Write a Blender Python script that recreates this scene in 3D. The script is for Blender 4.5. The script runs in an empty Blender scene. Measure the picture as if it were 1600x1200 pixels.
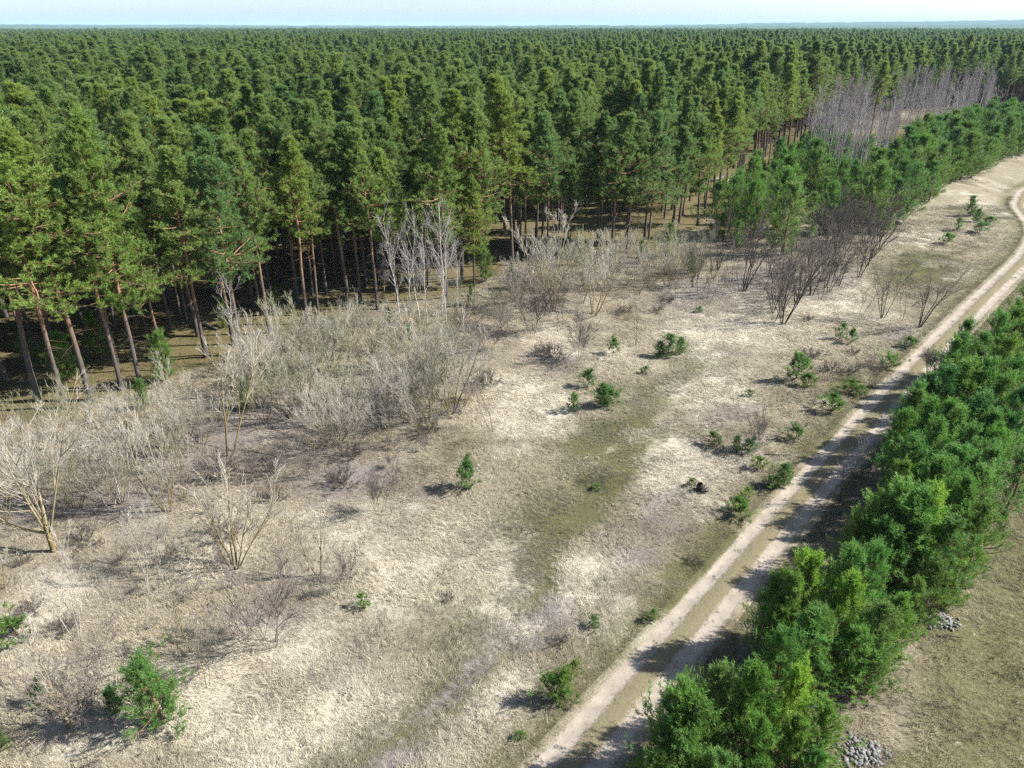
import bpy, math
import numpy as np
rng = np.random.default_rng(7)
sc = bpy.context.scene
PI = math.pi
# ------------------------------------------------------------------ camera, sky, sun, exposure
CAM_H = 28.0
F_PX = 1142.0                      # focal length in pixels of a 1600 px wide frame
PITCH = math.radians(26.05)        # camera looks this far below the horizon
cam_data = bpy.data.cameras.new('camera')
cam_data.sensor_width = 36.0
cam_data.lens = 36.0 * F_PX / 1600.0
cam_data.clip_start = 0.5
cam_data.clip_end = 60000.0
cam = bpy.data.objects.new('camera', cam_data)
sc.collection.objects.link(cam)
cam.location = (0, 0, CAM_H)
cam.rotation_euler = (PI / 2 - PITCH, 0, 0)
sc.camera = cam

SUN_EL = math.radians(40)
SUN_AZ = math.radians(87)          # clockwise from +Y: the sun stands to the right
world = bpy.data.worlds.new('World')
sc.world = world
world.use_nodes = True
wn = world.node_tree
sky = wn.nodes.new('ShaderNodeTexSky')
sky.sky_type = 'NISHITA'
sky.sun_disc = False
sky.sun_elevation = SUN_EL
sky.sun_rotation = SUN_AZ
sky.air_density = 0.7
sky.dust_density = 1.0
sky.ozone_density = 1.0
bg = wn.nodes['Background']
bg.inputs['Strength'].default_value = 0.09
wn.links.new(sky.outputs[0], bg.inputs['Color'])
sun_data = bpy.data.lights.new('sun', 'SUN')
sun_data.energy = 5.0
sun_data.angle = math.radians(0.53)
sun_data.color = (1.0, 0.965, 0.92)
sun = bpy.data.objects.new('sun', sun_data)
sc.collection.objects.link(sun)
# a lamp shines along its -Z: tilt it so that it comes from azimuth SUN_AZ at SUN_EL
sun.rotation_euler = (0, PI / 2 - SUN_EL, PI / 2 - SUN_AZ)
sun.location = (60, 0, 80)
sc.view_settings.view_transform = 'Standard'
sc.view_settings.look = 'None'
sc.view_settings.exposure = 1.35
sc.view_settings.gamma = 1.0
sc.view_settings.use_curve_mapping = False
sc.render.engine = 'CYCLES'
cy = sc.cycles
cy.max_bounces = 5; cy.diffuse_bounces = 3; cy.glossy_bounces = 1
cy.transmission_bounces = 3; cy.volume_bounces = 0; cy.transparent_max_bounces = 4
cy.use_denoising = False
cy.caustics_reflective = False; cy.caustics_refractive = False

# ------------------------------------------------------------------ plan: photo pixel (1600 px frame) -> place on the ground
def ray(px, py):
    dx = (px - 800) / F_PX; dy = -(py - 600) / F_PX
    return np.array([dx, math.cos(PITCH) + dy * math.sin(PITCH), -math.sin(PITCH) + dy * math.cos(PITCH)])
def at(px, py, z=0.0):
    d = ray(px, py); t = (z - CAM_H) / d[2]
    return np.array([d[0] * t, d[1] * t])
def project(x, y, z):
    rz = z - CAM_H
    dep = y * math.cos(PITCH) - rz * math.sin(PITCH)
    up = y * math.sin(PITCH) + rz * math.cos(PITCH)
    return 800 + F_PX * x / dep, 600 - F_PX * up / dep
def height_of(px, py, ptop):
    """height of an upright thing standing at pixel (px,py) whose tip shows at row ptop"""
    x, y = at(px, py)
    lo, hi = 0.0, 27.0
    for _ in range(40):
        m = (lo + hi) / 2
        if project(x, y, m)[1] > ptop: lo = m
        else: hi = m
    return lo

# ------------------------------------------------------------------ numpy noise, terrain, ground cover masks
def _hash(ix, iy, s):
    h = (ix * 374761393 + iy * 668265263 + s * 974634777) & 0x7fffffff
    h = ((h ^ (h >> 13)) * 1274126177) & 0x7fffffff
    return ((h ^ (h >> 16)) & 0xffff) / 65535.0
def vnoise(x, y, s):
    ix = np.floor(x).astype(np.int64); iy = np.floor(y).astype(np.int64)
    fx = x - ix; fy = y - iy
    fx = fx * fx * (3 - 2 * fx); fy = fy * fy * (3 - 2 * fy)
    a = _hash(ix, iy, s); b = _hash(ix + 1, iy, s); c = _hash(ix, iy + 1, s); d = _hash(ix + 1, iy + 1, s)
    return (a * (1 - fx) + b * fx) * (1 - fy) + (c * (1 - fx) + d * fx) * fy
def fbm(x, y, sc_, s, o=4):
    v = 0; a = .5; t = 0
    for k in range(o):
        v = v + a * vnoise(x / sc_ + 17.3 * k, y / sc_ - 9.1 * k, s + k); t += a; a *= .5; sc_ = sc_ / 2.03
    return v / t
def sstep(a, b, x):
    t = np.clip((x - a) / (b - a), 0, 1); return t * t * (3 - 2 * t)

# the wheel track: centre line in metres
_ys = np.linspace(8, 95, 30)
road_ctrl = [(6.3e-4 * y * y + .814 * y - 14.56, y) for y in _ys]
road_ctrl += [(70.2, 97.2), (74.2, 102), (79, 108.6), (82.6, 115), (88.4, 128), (97, 140), (112, 154), (140, 174), (200, 214), (320, 290)]
def smooth_line(P, n):
    P = np.array(P, float)
    seg = np.r_[0, np.cumsum(np.linalg.norm(np.diff(P, axis=0), axis=1))]
    u = np.linspace(0, seg[-1], n)
    Q = np.c_[np.interp(u, seg, P[:, 0]), np.interp(u, seg, P[:, 1])]
    for _ in range(10):
        Q[1:-1] = (Q[:-2] + 2 * Q[1:-1] + Q[2:]) / 4
    return Q
ROAD = smooth_line(road_ctrl, 900)
_rt = np.gradient(ROAD, axis=0); _rt /= np.linalg.norm(_rt, axis=1)[:, None]
def road_side(x, y):
    """signed distance from the track's centre line, + to the right; row by row to save memory"""
    x = np.asarray(x, float).ravel(); y = np.asarray(y, float).ravel()
    out = np.empty(x.shape); R2 = ROAD[::3]; T2 = _rt[::3]
    for i in range(0, len(x), 20000):
        dx = x[i:i+20000, None] - R2[None, :, 0]; dy = y[i:i+20000, None] - R2[None, :, 1]
        k = np.argmin(dx * dx + dy * dy, axis=1); r = np.arange(len(k))
        out[i:i+20000] = dx[r, k] * T2[k, 1] - dy[r, k] * T2[k, 0]
    return out

# the forest front, as a line on the ground
EDGE_PX = [(0, 668), (95, 644), (220, 612), (300, 585), (375, 556), (420, 525), (480, 505), (545, 478), (640, 464), (745, 446), (800, 416), (960, 402), (1010, 390), (1080, 360), (1130, 318), (1170, 283), (1250, 236), (1300, 205), (1400, 178), (1500, 168), (1545, 172), (1600, 172)]
EDGE = [at(*p) for p in EDGE_PX]
EDGE = [EDGE[0] + np.array([-120., -80.])] + EDGE + [EDGE[-1] + np.array([900., 500.])]
EDGE = np.array(EDGE)
def edge_y(x): return np.interp(x, EDGE[:, 0], EDGE[:, 1])
def behind_edge(x, y):
    return (y - edge_y(x)) * .72
def terrain(x, y, rs=None):
    x = np.asarray(x, float); y = np.asarray(y, float)
    fade = np.exp(-np.maximum(0, np.hypot(x, y) - 150) / 120.)
    if rs is None: rs = road_side(x, y).reshape(x.shape)
    w = sstep(2.2, 5.0, np.abs(rs))
    z = (fbm(x, y, 14, 3, 3) - .5) * .7 + (fbm(x, y, 2.1, 9, 3) - .5) * .28
    return z * fade * (0.12 + .88 * w)

# ground cover patches: (photo pixel, radius along the track, radius across, strength)
WHITE = [(840, 640, 3.6, 3.0, 1.1), (640, 880, 5, 2.5, .6), (1140, 520, 7, 5, .8), (1115, 600, 5, 3, .6), (905, 910, 1.7, 1.6, 1.1), (480, 1130, 4, 2.6, .8),
         (330, 1100, 3, 3, .9), (1080, 735, 3, 2.2, .9), (750, 1000, 3, 1.6, .2), (1300, 480, 7, 2.6, .7), (1350, 500, 6, 2, .6), (560, 830, 4, 3, .55), (800, 610, 4, 2, .6),
         (1190, 480, 7, 4, .5), (760, 830, 3, 3, .35), (960, 560, 5, 3, .4), (700, 930, 4, 2, .35), (1050, 700, 3, 2, .6), (420, 1010, 3, 3, .35), (760, 1120, 2.2, 1.4, .6), (340, 840, 4, 4, .3), (1450, 370, 9, 4, .35), (50, 960, 3, 3, .45), (1530, 320, 9, 5, .3), (100, 1190, 4, 3, .2), (880, 520, 5, 4, .35), (1240, 530, 4, 3, .5)]
MOSS = [(560, 1190, 3.6, 1.5, 1.0), (620, 1130, 3.6, 1.5, 1.1), (690, 1060, 3.6, 1.2, 1.0), (750, 985, 3.6, 1.2, 1.0), (815, 895, 3.6, 1.5, 1.1), (880, 825, 3.6, 1.6, 1.15), (930, 750, 3.6, 1.8, 1.1), (980, 690, 3.6, 1.9, 1.0), (1040, 620, 3.6, 2.0, 1.0), (1100, 560, 3.6, 2.2, 0.9), (820, 880, 6, 1.3, .7), (780, 930, 5, 1.2, .6), (660, 1060, 5, 1.2, .6), (910, 760, 7, 1.6, .7), (1040, 610, 6, 1.8, .6), (870, 830, 4, 1.8, 1.0), (950, 690, 6, 2.2, .9), (1090, 565, 6, 2.6, .7), (620, 1130, 4, 1.6, .8), (725, 1000, 4, 1.0, .7), (1000, 620, 5, 2, .5), (1440, 420, 9, 4.5, .9), (1180, 790, 4, 1.0, .5), (560, 1190, 3, 1.6, .7),
        (1120, 850, 5, 1.1, .7), (1080, 920, 4, 1, .5), (1290, 700, 5, 1.2, .5), (1330, 600, 5, 1.6, .5), (690, 1100, 2.5, .8, .7), (1510, 330, 10, 4, .5), (930, 770, 3, 1.6, .5), (1250, 610, 4, 2, .35)]
LITTER = [(1000, 880, 3, 1.6, .6), (1050, 800, 3, 1.6, .6), (540, 1010, 3, 2, .5), (450, 900, 3, 2, .5), (660, 800, 4, 2, .5), (1150, 650, 4, 2, .6), (1290, 285, 16, 7, .9), (1220, 330, 10, 6, .9), (1380, 290, 16, 8, .8), (250, 750, 7, 5, .8), (420, 660, 8, 5, .9), (600, 610, 8, 4, .8), (100, 780, 6, 4, .7), (720, 560, 5, 3, .6), (870, 470, 8, 3, .6), (800, 960, 2.6, 1.6, 1.1), (700, 1060, 3, .8, .8), (650, 1180, 3, 1.0, .9), (1180, 440, 12, 5, .9), (1080, 460, 8, 4, .7), (560, 735, 4, 3, .8), (470, 700, 5, 4, .7), (1180, 700, 2.4, 1.4, .8), (850, 550, 4, 2.4, .7), (1300, 480, 3, 3, .3),
          (1290, 440, 8, 4, .8), (330, 700, 6, 4, .6), (120, 900, 4, 3, .5), (420, 960, 2.4, 2, .6), (780, 880, 2, 1.6, .3), (1410, 520, 4, 1.6, .7), (150, 1120, 3, 2, .5), (610, 660, 5, 3, .5), (900, 990, 2, 1.2, .3)]
ALONG = np.array([math.sin(.70), math.cos(.70)]); ACROSS = np.array([ALONG[1], -ALONG[0]])
def patches(L, x, y):
    v = np.zeros_like(x)
    wx = (fbm(x, y, 5, 31, 3) - .5) * 5; wy = (fbm(x, y, 5, 41, 3) - .5) * 5
    for px, py, ra, rc, s in L:
        c = at(px, py); dx = x - c[0] + wx; dy = y - c[1] + wy
        a = (dx * ALONG[0] + dy * ALONG[1]) / ra; b = (dx * ACROSS[0] + dy * ACROSS[1]) / rc
        v = np.maximum(v, s * np.exp(-(a * a + b * b) * .8))
    return v
def cover(x, y):
    """share of each ground cover at a place: white straw, moss, leaf litter, brown grass, forest floor, field right of the track"""
    x = np.asarray(x, float).ravel(); y = np.asarray(y, float).ravel()
    rs = road_side(x, y)
    n1 = fbm(x, y, 6, 51, 4); n2 = fbm(x, y, 3.2, 61, 4); n3 = fbm(x, y, 1.6, 71, 3)
    be = behind_edge(x, y)
    field = sstep(2.0, -4.0, be)
    w = np.clip(patches(WHITE, x, y) * (.70 + 1.2 * n3), 0, 1) + .35 * sstep(.56, .75, n2)
    m = patches(MOSS, x, y) * (.75 + .9 * n2) + .35 * sstep(.60, .75, n1)
    v = patches(LITTER, x, y) * (.6 + .8 * n2) + .3 * sstep(.62, .78, fbm(x, y, 4, 81, 4))
    verge = np.exp(-((np.abs(rs) - 2.6) / 1.3) ** 2) * .55 * (.4 + 1.2 * n2)
    m = np.maximum(m, verge)
    b = .6 * sstep(.44, .70, n3 * .5 + n1 * .5)
    f = np.maximum(sstep(-3.5, 3.0, be + (n2 - .5) * 5), sstep(.25, .6, patches([(1300, 255, 26, 13, 1.), (1400, 222, 34, 14, 1.), (1490, 196, 34, 14, 1.), (1245, 305, 14, 9, 1.), (1185, 330, 10, 7, .9), (1150, 355, 8, 5, .8)], x, y)))
    r = sstep(7.5, 12.5, rs + (n2 - .5) * 4) * sstep(150, 90, y)
    row_band = np.exp(-((rs - 6.0) / 3.2) ** 2) * .8 * sstep(110, 95, y)  # band along the roadside row: browner ground with less white straw
    b = np.maximum(b, row_band * (.5 + n2 * .8)); w = w * (1 - r) * (1 - .8 * row_band)
    return [np.clip(q, 0, 1) for q in (w * field, m, v, b, f, r)], rs

# ------------------------------------------------------------------ node helpers and materials
def mat(name):
    m = bpy.data.materials.new(name); m.use_nodes = True
    nt = m.node_tree; nt.nodes.clear()
    return m, nt
def N(nt, t, **kw):
    n = nt.nodes.new(t)
    for k, v in kw.items():
        if k.startswith('i_'):
            key = k[2:]; key = int(key) if key.isdigit() else key.replace('_', ' ')
            s = n.inputs[key]
            if hasattr(v, 'is_output'): nt.links.new(v, s)
            else: s.default_value = v
        else: setattr(n, k, v)
    return n
def math_(nt, op, a, b=None, c=None, clamp=False):
    n = nt.nodes.new('ShaderNodeMath'); n.operation = op; n.use_clamp = clamp
    for s, v in zip(n.inputs, (a, b, c)):
        if v is None: continue
        if hasattr(v, 'is_output'): nt.links.new(v, s)
        else: s.default_value = v
    return n.outputs[0]
def mix(nt, f, a, b, blend='MIX'):
    n = nt.nodes.new('ShaderNodeMix'); n.data_type = 'RGBA'; n.blend_type = blend
    for s, v in ((n.inputs[0], f), (n.inputs[6], a), (n.inputs[7], b)):
        if hasattr(v, 'is_output'): nt.links.new(v, s)
        else: s.default_value = v if isinstance(v, (int, float)) else (*v, 1)
    return n.outputs[2]
def ramp(nt, v, a, b, lo=0., hi=1.):
    n = nt.nodes.new('ShaderNodeMapRange'); n.clamp = True
    nt.links.new(v, n.inputs[0])
    for k, q in zip((1, 2, 3, 4), (a, b, lo, hi)): n.inputs[k].default_value = q
    return n.outputs[0]
def noise(nt, vec, scale, detail=4, rough=.6, dist=0.):
    n = N(nt, 'ShaderNodeTexNoise', i_Scale=scale, i_Detail=detail, i_Roughness=rough, i_Distortion=dist)
    if vec is not None: nt.links.new(vec, n.inputs['Vector'])
    return n.outputs[0]
def surface(nt, col, rough=.9, spec=.1, bump=None, strength=.5, dist=.05, translucent=0.):
    p = N(nt, 'ShaderNodeBsdfPrincipled', i_Roughness=rough)
    p.inputs['Specular IOR Level'].default_value = spec
    if hasattr(col, 'is_output'): nt.links.new(col, p.inputs['Base Color'])
    else: p.inputs['Base Color'].default_value = (*col, 1)
    if bump is not None:
        b = N(nt, 'ShaderNodeBump', i_Strength=strength, i_Distance=dist, i_Height=bump)
        nt.links.new(b.outputs[0], p.inputs['Normal'])
    o = N(nt, 'ShaderNodeOutputMaterial'); s = p.outputs[0]
    if translucent:
        t = N(nt, 'ShaderNodeBsdfTranslucent')
        if hasattr(col, 'is_output'): nt.links.new(col, t.inputs[0])
        else: t.inputs[0].default_value = (*col, 1)
        x = N(nt, 'ShaderNodeMixShader', i_0=translucent, i_1=s, i_2=t.outputs[0]); s = x.outputs[0]
    nt.links.new(s, o.inputs['Surface'])

STRAW = (.310, .275, .200); PALE = (.50, .462, .375); MOSSC = (.112, .113, .060); LITT = (.200, .176, .166)
BROWN = (.160, .128, .092); FLOOR = (.150, .115, .066); FIELD = (.178, .170, .090)

def ground_colour(nt):
    pos = N(nt, 'ShaderNodeNewGeometry').outputs['Position']
    A = N(nt, 'ShaderNodeSeparateColor', i_0=N(nt, 'ShaderNodeAttribute', attribute_name='coverA').outputs['Color'])
    B = N(nt, 'ShaderNodeSeparateColor', i_0=N(nt, 'ShaderNodeAttribute', attribute_name='coverB').outputs['Color'])
    n_f = noise(nt, pos, 7.0, 5, .7); n_m = noise(nt, pos, 2.2, 4, .65, .6); n_s = noise(nt, pos, 22, 3, .7)
    st = N(nt, 'ShaderNodeMapping', i_Vector=pos); st.inputs['Rotation'].default_value = (0, 0, .7); st.inputs['Scale'].default_value = (9, 34, 9)
    n_st = noise(nt, st.outputs[0], 1.0, 4, .7, .8)
    def k(mask, spread=.9):           # ragged borders: the mask is cut by fine noise
        a = math_(nt, 'ADD', mask, math_(nt, 'MULTIPLY', math_(nt, 'SUBTRACT', n_m, .5), spread))
        a = math_(nt, 'ADD', a, math_(nt, 'MULTIPLY', math_(nt, 'SUBTRACT', n_f, .5), spread))
        return ramp(nt, a, .22, .72)
    c = mix(nt, ramp(nt, n_f, .35, .7), STRAW, tuple(q * .62 for q in STRAW))
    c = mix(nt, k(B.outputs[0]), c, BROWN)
    c = mix(nt, k(A.outputs[1]), c, mix(nt, n_f, tuple(q * .75 for q in MOSSC), (.145, .135, .062)))
    c = mix(nt, k(A.outputs[2]), c, mix(nt, n_s, tuple(q * .62 for q in LITT), tuple(q * 1.5 for q in LITT)))
    c = mix(nt, k(A.outputs[0]), c, PALE)
    fl = mix(nt, ramp(nt, n_m, .4, .65), FLOOR, (.10, .105, .038))
    fl = mix(nt, ramp(nt, n_f, .5, .75), fl, (.185, .135, .08))
    c = mix(nt, k(B.outputs[1], .5), c, fl)
    rf = mix(nt, ramp(nt, n_f, .42, .66), FIELD, (.090, .087, .042))
    rf = mix(nt, ramp(nt, n_m, .60, .70), rf, (.34, .295, .215))
    c = mix(nt, k(B.outputs[2], .5), c, rf)
    c = mix(nt, ramp(nt, n_st, .3, .7, 0, 1), mix(nt, 1.0, c, (.60, .58, .56), 'MULTIPLY'), mix(nt, 1.0, c, (1.3, 1.3, 1.28), 'MULTIPLY'))
    h = math_(nt, 'ADD', math_(nt, 'MULTIPLY', n_st, .6), math_(nt, 'MULTIPLY', n_f, .8))
    return c, h, pos, n_m, n_f, n_s

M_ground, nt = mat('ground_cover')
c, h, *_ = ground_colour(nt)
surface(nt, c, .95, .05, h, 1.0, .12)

M_track, nt = mat('sandy_track')
c, h, pos, n_m, n_f, n_s = ground_colour(nt)
lat = N(nt, 'ShaderNodeAttribute', attribute_name='lat').outputs['Fac']
al = math_(nt, 'ABSOLUTE', math_(nt, 'ADD', lat, math_(nt, 'MULTIPLY', math_(nt, 'SUBTRACT', noise(nt, pos, .35, 2), .5), .2)))
off = math_(nt, 'ABSOLUTE', math_(nt, 'SUBTRACT', al, .88))
off = math_(nt, 'ADD', off, math_(nt, 'MULTIPLY', math_(nt, 'SUBTRACT', n_f, .5), .34))
off = math_(nt, 'ADD', off, math_(nt, 'MULTIPLY', math_(nt, 'SUBTRACT', n_m, .5), .22))
sandm = ramp(nt, off, .32, .50, 1, 0)
sand = mix(nt, n_f, (.27, .235, .19), (.35, .31, .255))
sand = mix(nt, ramp(nt, n_s, .62, .75), sand, (.41, .37, .325))
sand = mix(nt, ramp(nt, noise(nt, pos, .8, 4, .7), .35, .65), mix(nt, 1., sand, (.78, .76, .74), 'MULTIPLY'), mix(nt, 1., sand, (1.1, 1.1, 1.1), 'MULTIPLY'))
mid = mix(nt, ramp(nt, math_(nt, 'ADD', al, math_(nt, 'MULTIPLY', math_(nt, 'SUBTRACT', n_m, .5), .9)), .35, .6), mix(nt, n_f, (.125, .113, .055), (.235, .20, .135)), c)
surface(nt, mix(nt, sandm, mid, sand), .95, .05, math_(nt, 'ADD', math_(nt, 'MULTIPLY', n_s, .3), math_(nt, 'MULTIPLY', h, math_(nt, 'SUBTRACT', 1.0, math_(nt, 'MULTIPLY', sandm, .7)))), .8, .07)

def grass_mat():
    m, nt = mat('dry_grass_blades')
    col = N(nt, 'ShaderNodeAttribute', attribute_name='tint', attribute_type='INSTANCER').outputs['Color']
    r = N(nt, 'ShaderNodeAttribute', attribute_name='rnd').outputs['Fac']
    c = mix(nt, r, mix(nt, 1., col, (.50, .47, .43), 'MULTIPLY'), mix(nt, 1., col, (1.38, 1.38, 1.34), 'MULTIPLY'))
    surface(nt, c, .7, .2, translucent=.15)
    return m
M_grass = grass_mat()

def needle_mat(name, lo, hi, tr=.25):
    m, nt = mat(name)
    oi = N(nt, 'ShaderNodeObjectInfo')
    r = N(nt, 'ShaderNodeAttribute', attribute_name='rnd').outputs['Fac']
    f = math_(nt, 'ADD', math_(nt, 'MULTIPLY', oi.outputs['Random'], .62), math_(nt, 'MULTIPLY', r, .45))
    c = mix(nt, f, lo, hi)
    blk = noise(nt, oi.outputs['Location'], .035, 3, .6)          # stands of slightly different green
    c = mix(nt, 1., c, mix(nt, ramp(nt, blk, .35, .65), (.88, .94, .98), (1.12, 1.05, .92)), 'MULTIPLY')
    c = mix(nt, 1., c, oi.outputs['Color'], 'MULTIPLY')
    surface(nt, c, .55, .35, translucent=tr)
    return m
M_needle = needle_mat('pine_needles', (.130, .218, .064), (.235, .328, .086), .5)
M_needle_y = needle_mat('young_pine_needles', (.088, .215, .054), (.165, .330, .064), .5)

def bark_mat(name, stops, scale=9., rough=.9, zs=.25):
    """colour changes with the height 'h' stored on the mesh (metres)"""
    m, nt = mat(name)
    hh = N(nt, 'ShaderNodeAttribute', attribute_name='h').outputs['Fac']
    tc = N(nt, 'ShaderNodeTexCoord').outputs['Object']
    mp = N(nt, 'ShaderNodeMapping', i_Vector=tc); mp.inputs['Scale'].default_value = (1, 1, zs)
    n = noise(nt, mp.outputs[0], scale, 4, .7); big = noise(nt, tc, 1.3, 3)
    hn = math_(nt, 'ADD', hh, math_(nt, 'MULTIPLY', math_(nt, 'SUBTRACT', big, .5), stops[-1][0] * .35))
    c = stops[0][1]
    for (z0, _), (z1, c1) in zip(stops[:-1], stops[1:]):
        c = mix(nt, ramp(nt, hn, z0, z1), c, c1)
    c = mix(nt, ramp(nt, n, .3, .7), mix(nt, 1., c, (.46, .445, .435), 'MULTIPLY'), mix(nt, 1., c, (1.06, 1.045, 1.02), 'MULTIPLY'))
    surface(nt, c, rough, .15, n, .7, .03)
    return m
M_pine_bark = bark_mat('pine_bark', [(0, (.10, .09, .083)), (4.0, (.13, .105, .09)), (9, (.30, .18, .105)), (16, (.33, .21, .125))])
M_young_bark = bark_mat('young_pine_bark', [(0, (.16, .12, .09)), (3, (.24, .155, .095))])
M_willow = bark_mat('lichen_willow_bark', [(0, (.11, .09, .06)), (.8, (.21, .165, .07)), (2.6, (.34, .30, .22)), (4, (.40, .365, .29))], 14)
M_lichen = bark_mat('yellow_lichen_bark', [(0, (.17, .13, .07)), (.5, (.22, .172, .062)), (2.2, (.32, .275, .165)), (4.2, (.35, .31, .235))], 14)
M_twig = bark_mat('grey_twigs', [(0, (.23, .20, .135)), (1.5, (.36, .33, .255)), (3.5, (.48, .455, .39))], 14)
M_greentwig = bark_mat('greenish_twigs', [(0, (.21, .20, .12)), (1.5, (.28, .285, .18)), (3.5, (.35, .36, .24))], 14)
M_alder = bark_mat('dark_bare_bark', [(0, (.075, .062, .05)), (2.5, (.105, .088, .075)), (5, (.16, .14, .125))], 14)
M_purple = bark_mat('purplish_twigs', [(0, (.12, .10, .085)), (1, (.20, .17, .15)), (4, (.29, .25, .225))], 14)
M_standbirch = bark_mat('grey_birch_bark', [(0, (.34, .31, .30)), (2, (.62, .59, .57)), (8, (.48, .44, .44))], 6, zs=2.5)
M_birch = bark_mat('white_birch_bark', [(0, (.30, .28, .25)), (.8, (.68, .66, .62)), (8, (.52, .49, .46))], 6, zs=2.5)
M_birchtwig = bark_mat('birch_twigs', [(0, (.31, .28, .275)), (3, (.30, .27, .27)), (8, (.30, .265, .27))], 10)
M_palebirch = bark_mat('pale_birch_twigs', [(0, (.40, .37, .33)), (3, (.42, .40, .37)), (8, (.40, .38, .345))], 10)
M_dead = bark_mat('weathered_wood', [(0, (.34, .31, .27)), (2, (.42, .38, .33))], 14)
M_brownneedle = needle_mat('brown_twiggy_leaves', (.17, .13, .09), (.24, .19, .15), .1)
def stone_mat():
    m, nt = mat('pale_stone')
    r = N(nt, 'ShaderNodeAttribute', attribute_name='rnd').outputs['Fac']
    tc = N(nt, 'ShaderNodeTexCoord').outputs['Object']
    n = noise(nt, tc, 12, 4, .7)
    c = mix(nt, r, (.10, .096, .09), (.26, .25, .235)); c = mix(nt, ramp(nt, n, .3, .7), mix(nt, 1., c, (.7, .7, .7), 'MULTIPLY'), c)
    surface(nt, c, .85, .2, n, .4, .02); return m
M_stone = stone_mat()
M_char = bark_mat('charred_wood', [(0, (.03, .027, .025)), (.6, (.06, .05, .045)), (1.0, (.20, .17, .14))], 10)

# ------------------------------------------------------------------ mesh helpers
class Geo:
    """collects vertices, faces, material slots and two per-vertex values"""
    def __init__(s): s.V = []; s.F3 = []; s.F4 = []; s.M3 = []; s.M4 = []; s.H = []; s.R = []; s.n = 0
    def add(s, V, F, mi=0, h=None, r=None):
        V = np.asarray(V, float).reshape(-1, 3); F = np.asarray(F, int)
        s.V.append(V); s.H.append(V[:, 2] if h is None else h); s.R.append(np.full(len(V), .5) if r is None else r)
        if F.shape[1] == 3: s.F3.append(F + s.n); s.M3.append(np.full(len(F), mi))
        else: s.F4.append(F + s.n); s.M4.append(np.full(len(F), mi))
        s.n += len(V); return s
    def arrays(s):
        V = np.concatenate(s.V); H = np.concatenate(s.H); R = np.concatenate(s.R)
        f3 = np.concatenate(s.F3) if s.F3 else np.zeros((0, 3), int); f4 = np.concatenate(s.F4) if s.F4 else np.zeros((0, 4), int)
        m3 = np.concatenate(s.M3) if s.F3 else np.zeros(0, int); m4 = np.concatenate(s.M4) if s.F4 else np.zeros(0, int)
        return V, f3, f4, m3, m4, H, R
def make_mesh(name, arrs, mats, smooth=False):
    V, f3, f4, m3, m4, H, R = arrs
    me = bpy.data.meshes.new(name)
    me.vertices.add(len(V)); me.vertices.foreach_set('co', V.astype(np.float32).ravel())
    loops = np.r_[f3.ravel(), f4.ravel()].astype(np.int32)
    tot = np.r_[np.full(len(f3), 3), np.full(len(f4), 4)].astype(np.int32)
    start = np.r_[0, np.cumsum(tot)[:-1]].astype(np.int32) if len(tot) else np.zeros(0, np.int32)
    me.loops.add(len(loops)); me.loops.foreach_set('vertex_index', loops)
    me.polygons.add(len(tot)); me.polygons.foreach_set('loop_start', start)
    me.polygons.foreach_set('material_index', np.r_[m3, m4].astype(np.int32))
    if smooth: me.polygons.foreach_set('use_smooth', np.ones(len(tot), bool))
    for nm, a in (('h', H), ('rnd', R)):
        at_ = me.attributes.new(nm, 'FLOAT', 'POINT'); at_.data.foreach_set('value', np.asarray(a, np.float32))
    me.update(calc_edges=True)
    for m in mats: me.materials.append(m)
    return me
def obj(name, me, parent=None):
    o = bpy.data.objects.new(name, me); sc.collection.objects.link(o)
    if parent is not None: o.parent = parent
    return o
def tag(o, label=None, cat=None, group=None, kind=None):
    if label: o['label'] = label
    if cat: o['category'] = cat
    if group: o['group'] = group
    if kind: o['kind'] = kind
    return o
def empty(name, x, y, z, rz=0., s=1., tilt=(0, 0)):
    o = bpy.data.objects.new(name, None); sc.collection.objects.link(o)
    o.empty_display_size = .3
    o.location = (x, y, z); o.rotation_euler = (tilt[0], tilt[1], rz)
    o.scale = (s, s, s) if np.isscalar(s) else s
    return o

def nrm(v): return v / np.maximum(np.linalg.norm(v, axis=-1, keepdims=True), 1e-9)
def tubes(g, P, R, k, mi=0, r=None):
    """P (N,n,3) centre lines, R (N,n) radii -> k-sided tapering tubes"""
    Nn, n, _ = P.shape
    T = np.gradient(P, axis=1); T = nrm(T)
    ref = np.where(np.abs(T[:, :1, 2:3]) > .9, np.array([1., 0, 0]), np.array([0, 0, 1.]))
    U = nrm(np.cross(T, np.broadcast_to(ref, T.shape))); W = np.cross(T, U)
    a = np.arange(k) * 2 * PI / k
    V = P[:, :, None, :] + R[:, :, None, None] * (U[:, :, None, :] * np.cos(a)[None, None, :, None] + W[:, :, None, :] * np.sin(a)[None, None, :, None])
    i = np.arange(Nn)[:, None, None] * n * k + np.arange(n - 1)[None, :, None] * k
    j = np.arange(k)[None, None, :]; j2 = (j + 1) % k
    F = np.stack([i + j, i + j2, i + k + j2, i + k + j], -1).reshape(-1, 4)
    g.add(V.reshape(-1, 3), F, mi)
def grow(P0, D, L, n, up=0., wig=.1, rg=rng):
    P = [P0]; d = nrm(D); p = P0
    for _ in range(n - 1):
        d = nrm(d + np.array([0, 0, up / n]) + rg.normal(0, wig, d.shape))
        p = p + d * (L / (n - 1))[:, None]; P.append(p)
    return np.stack(P, 1)
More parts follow.
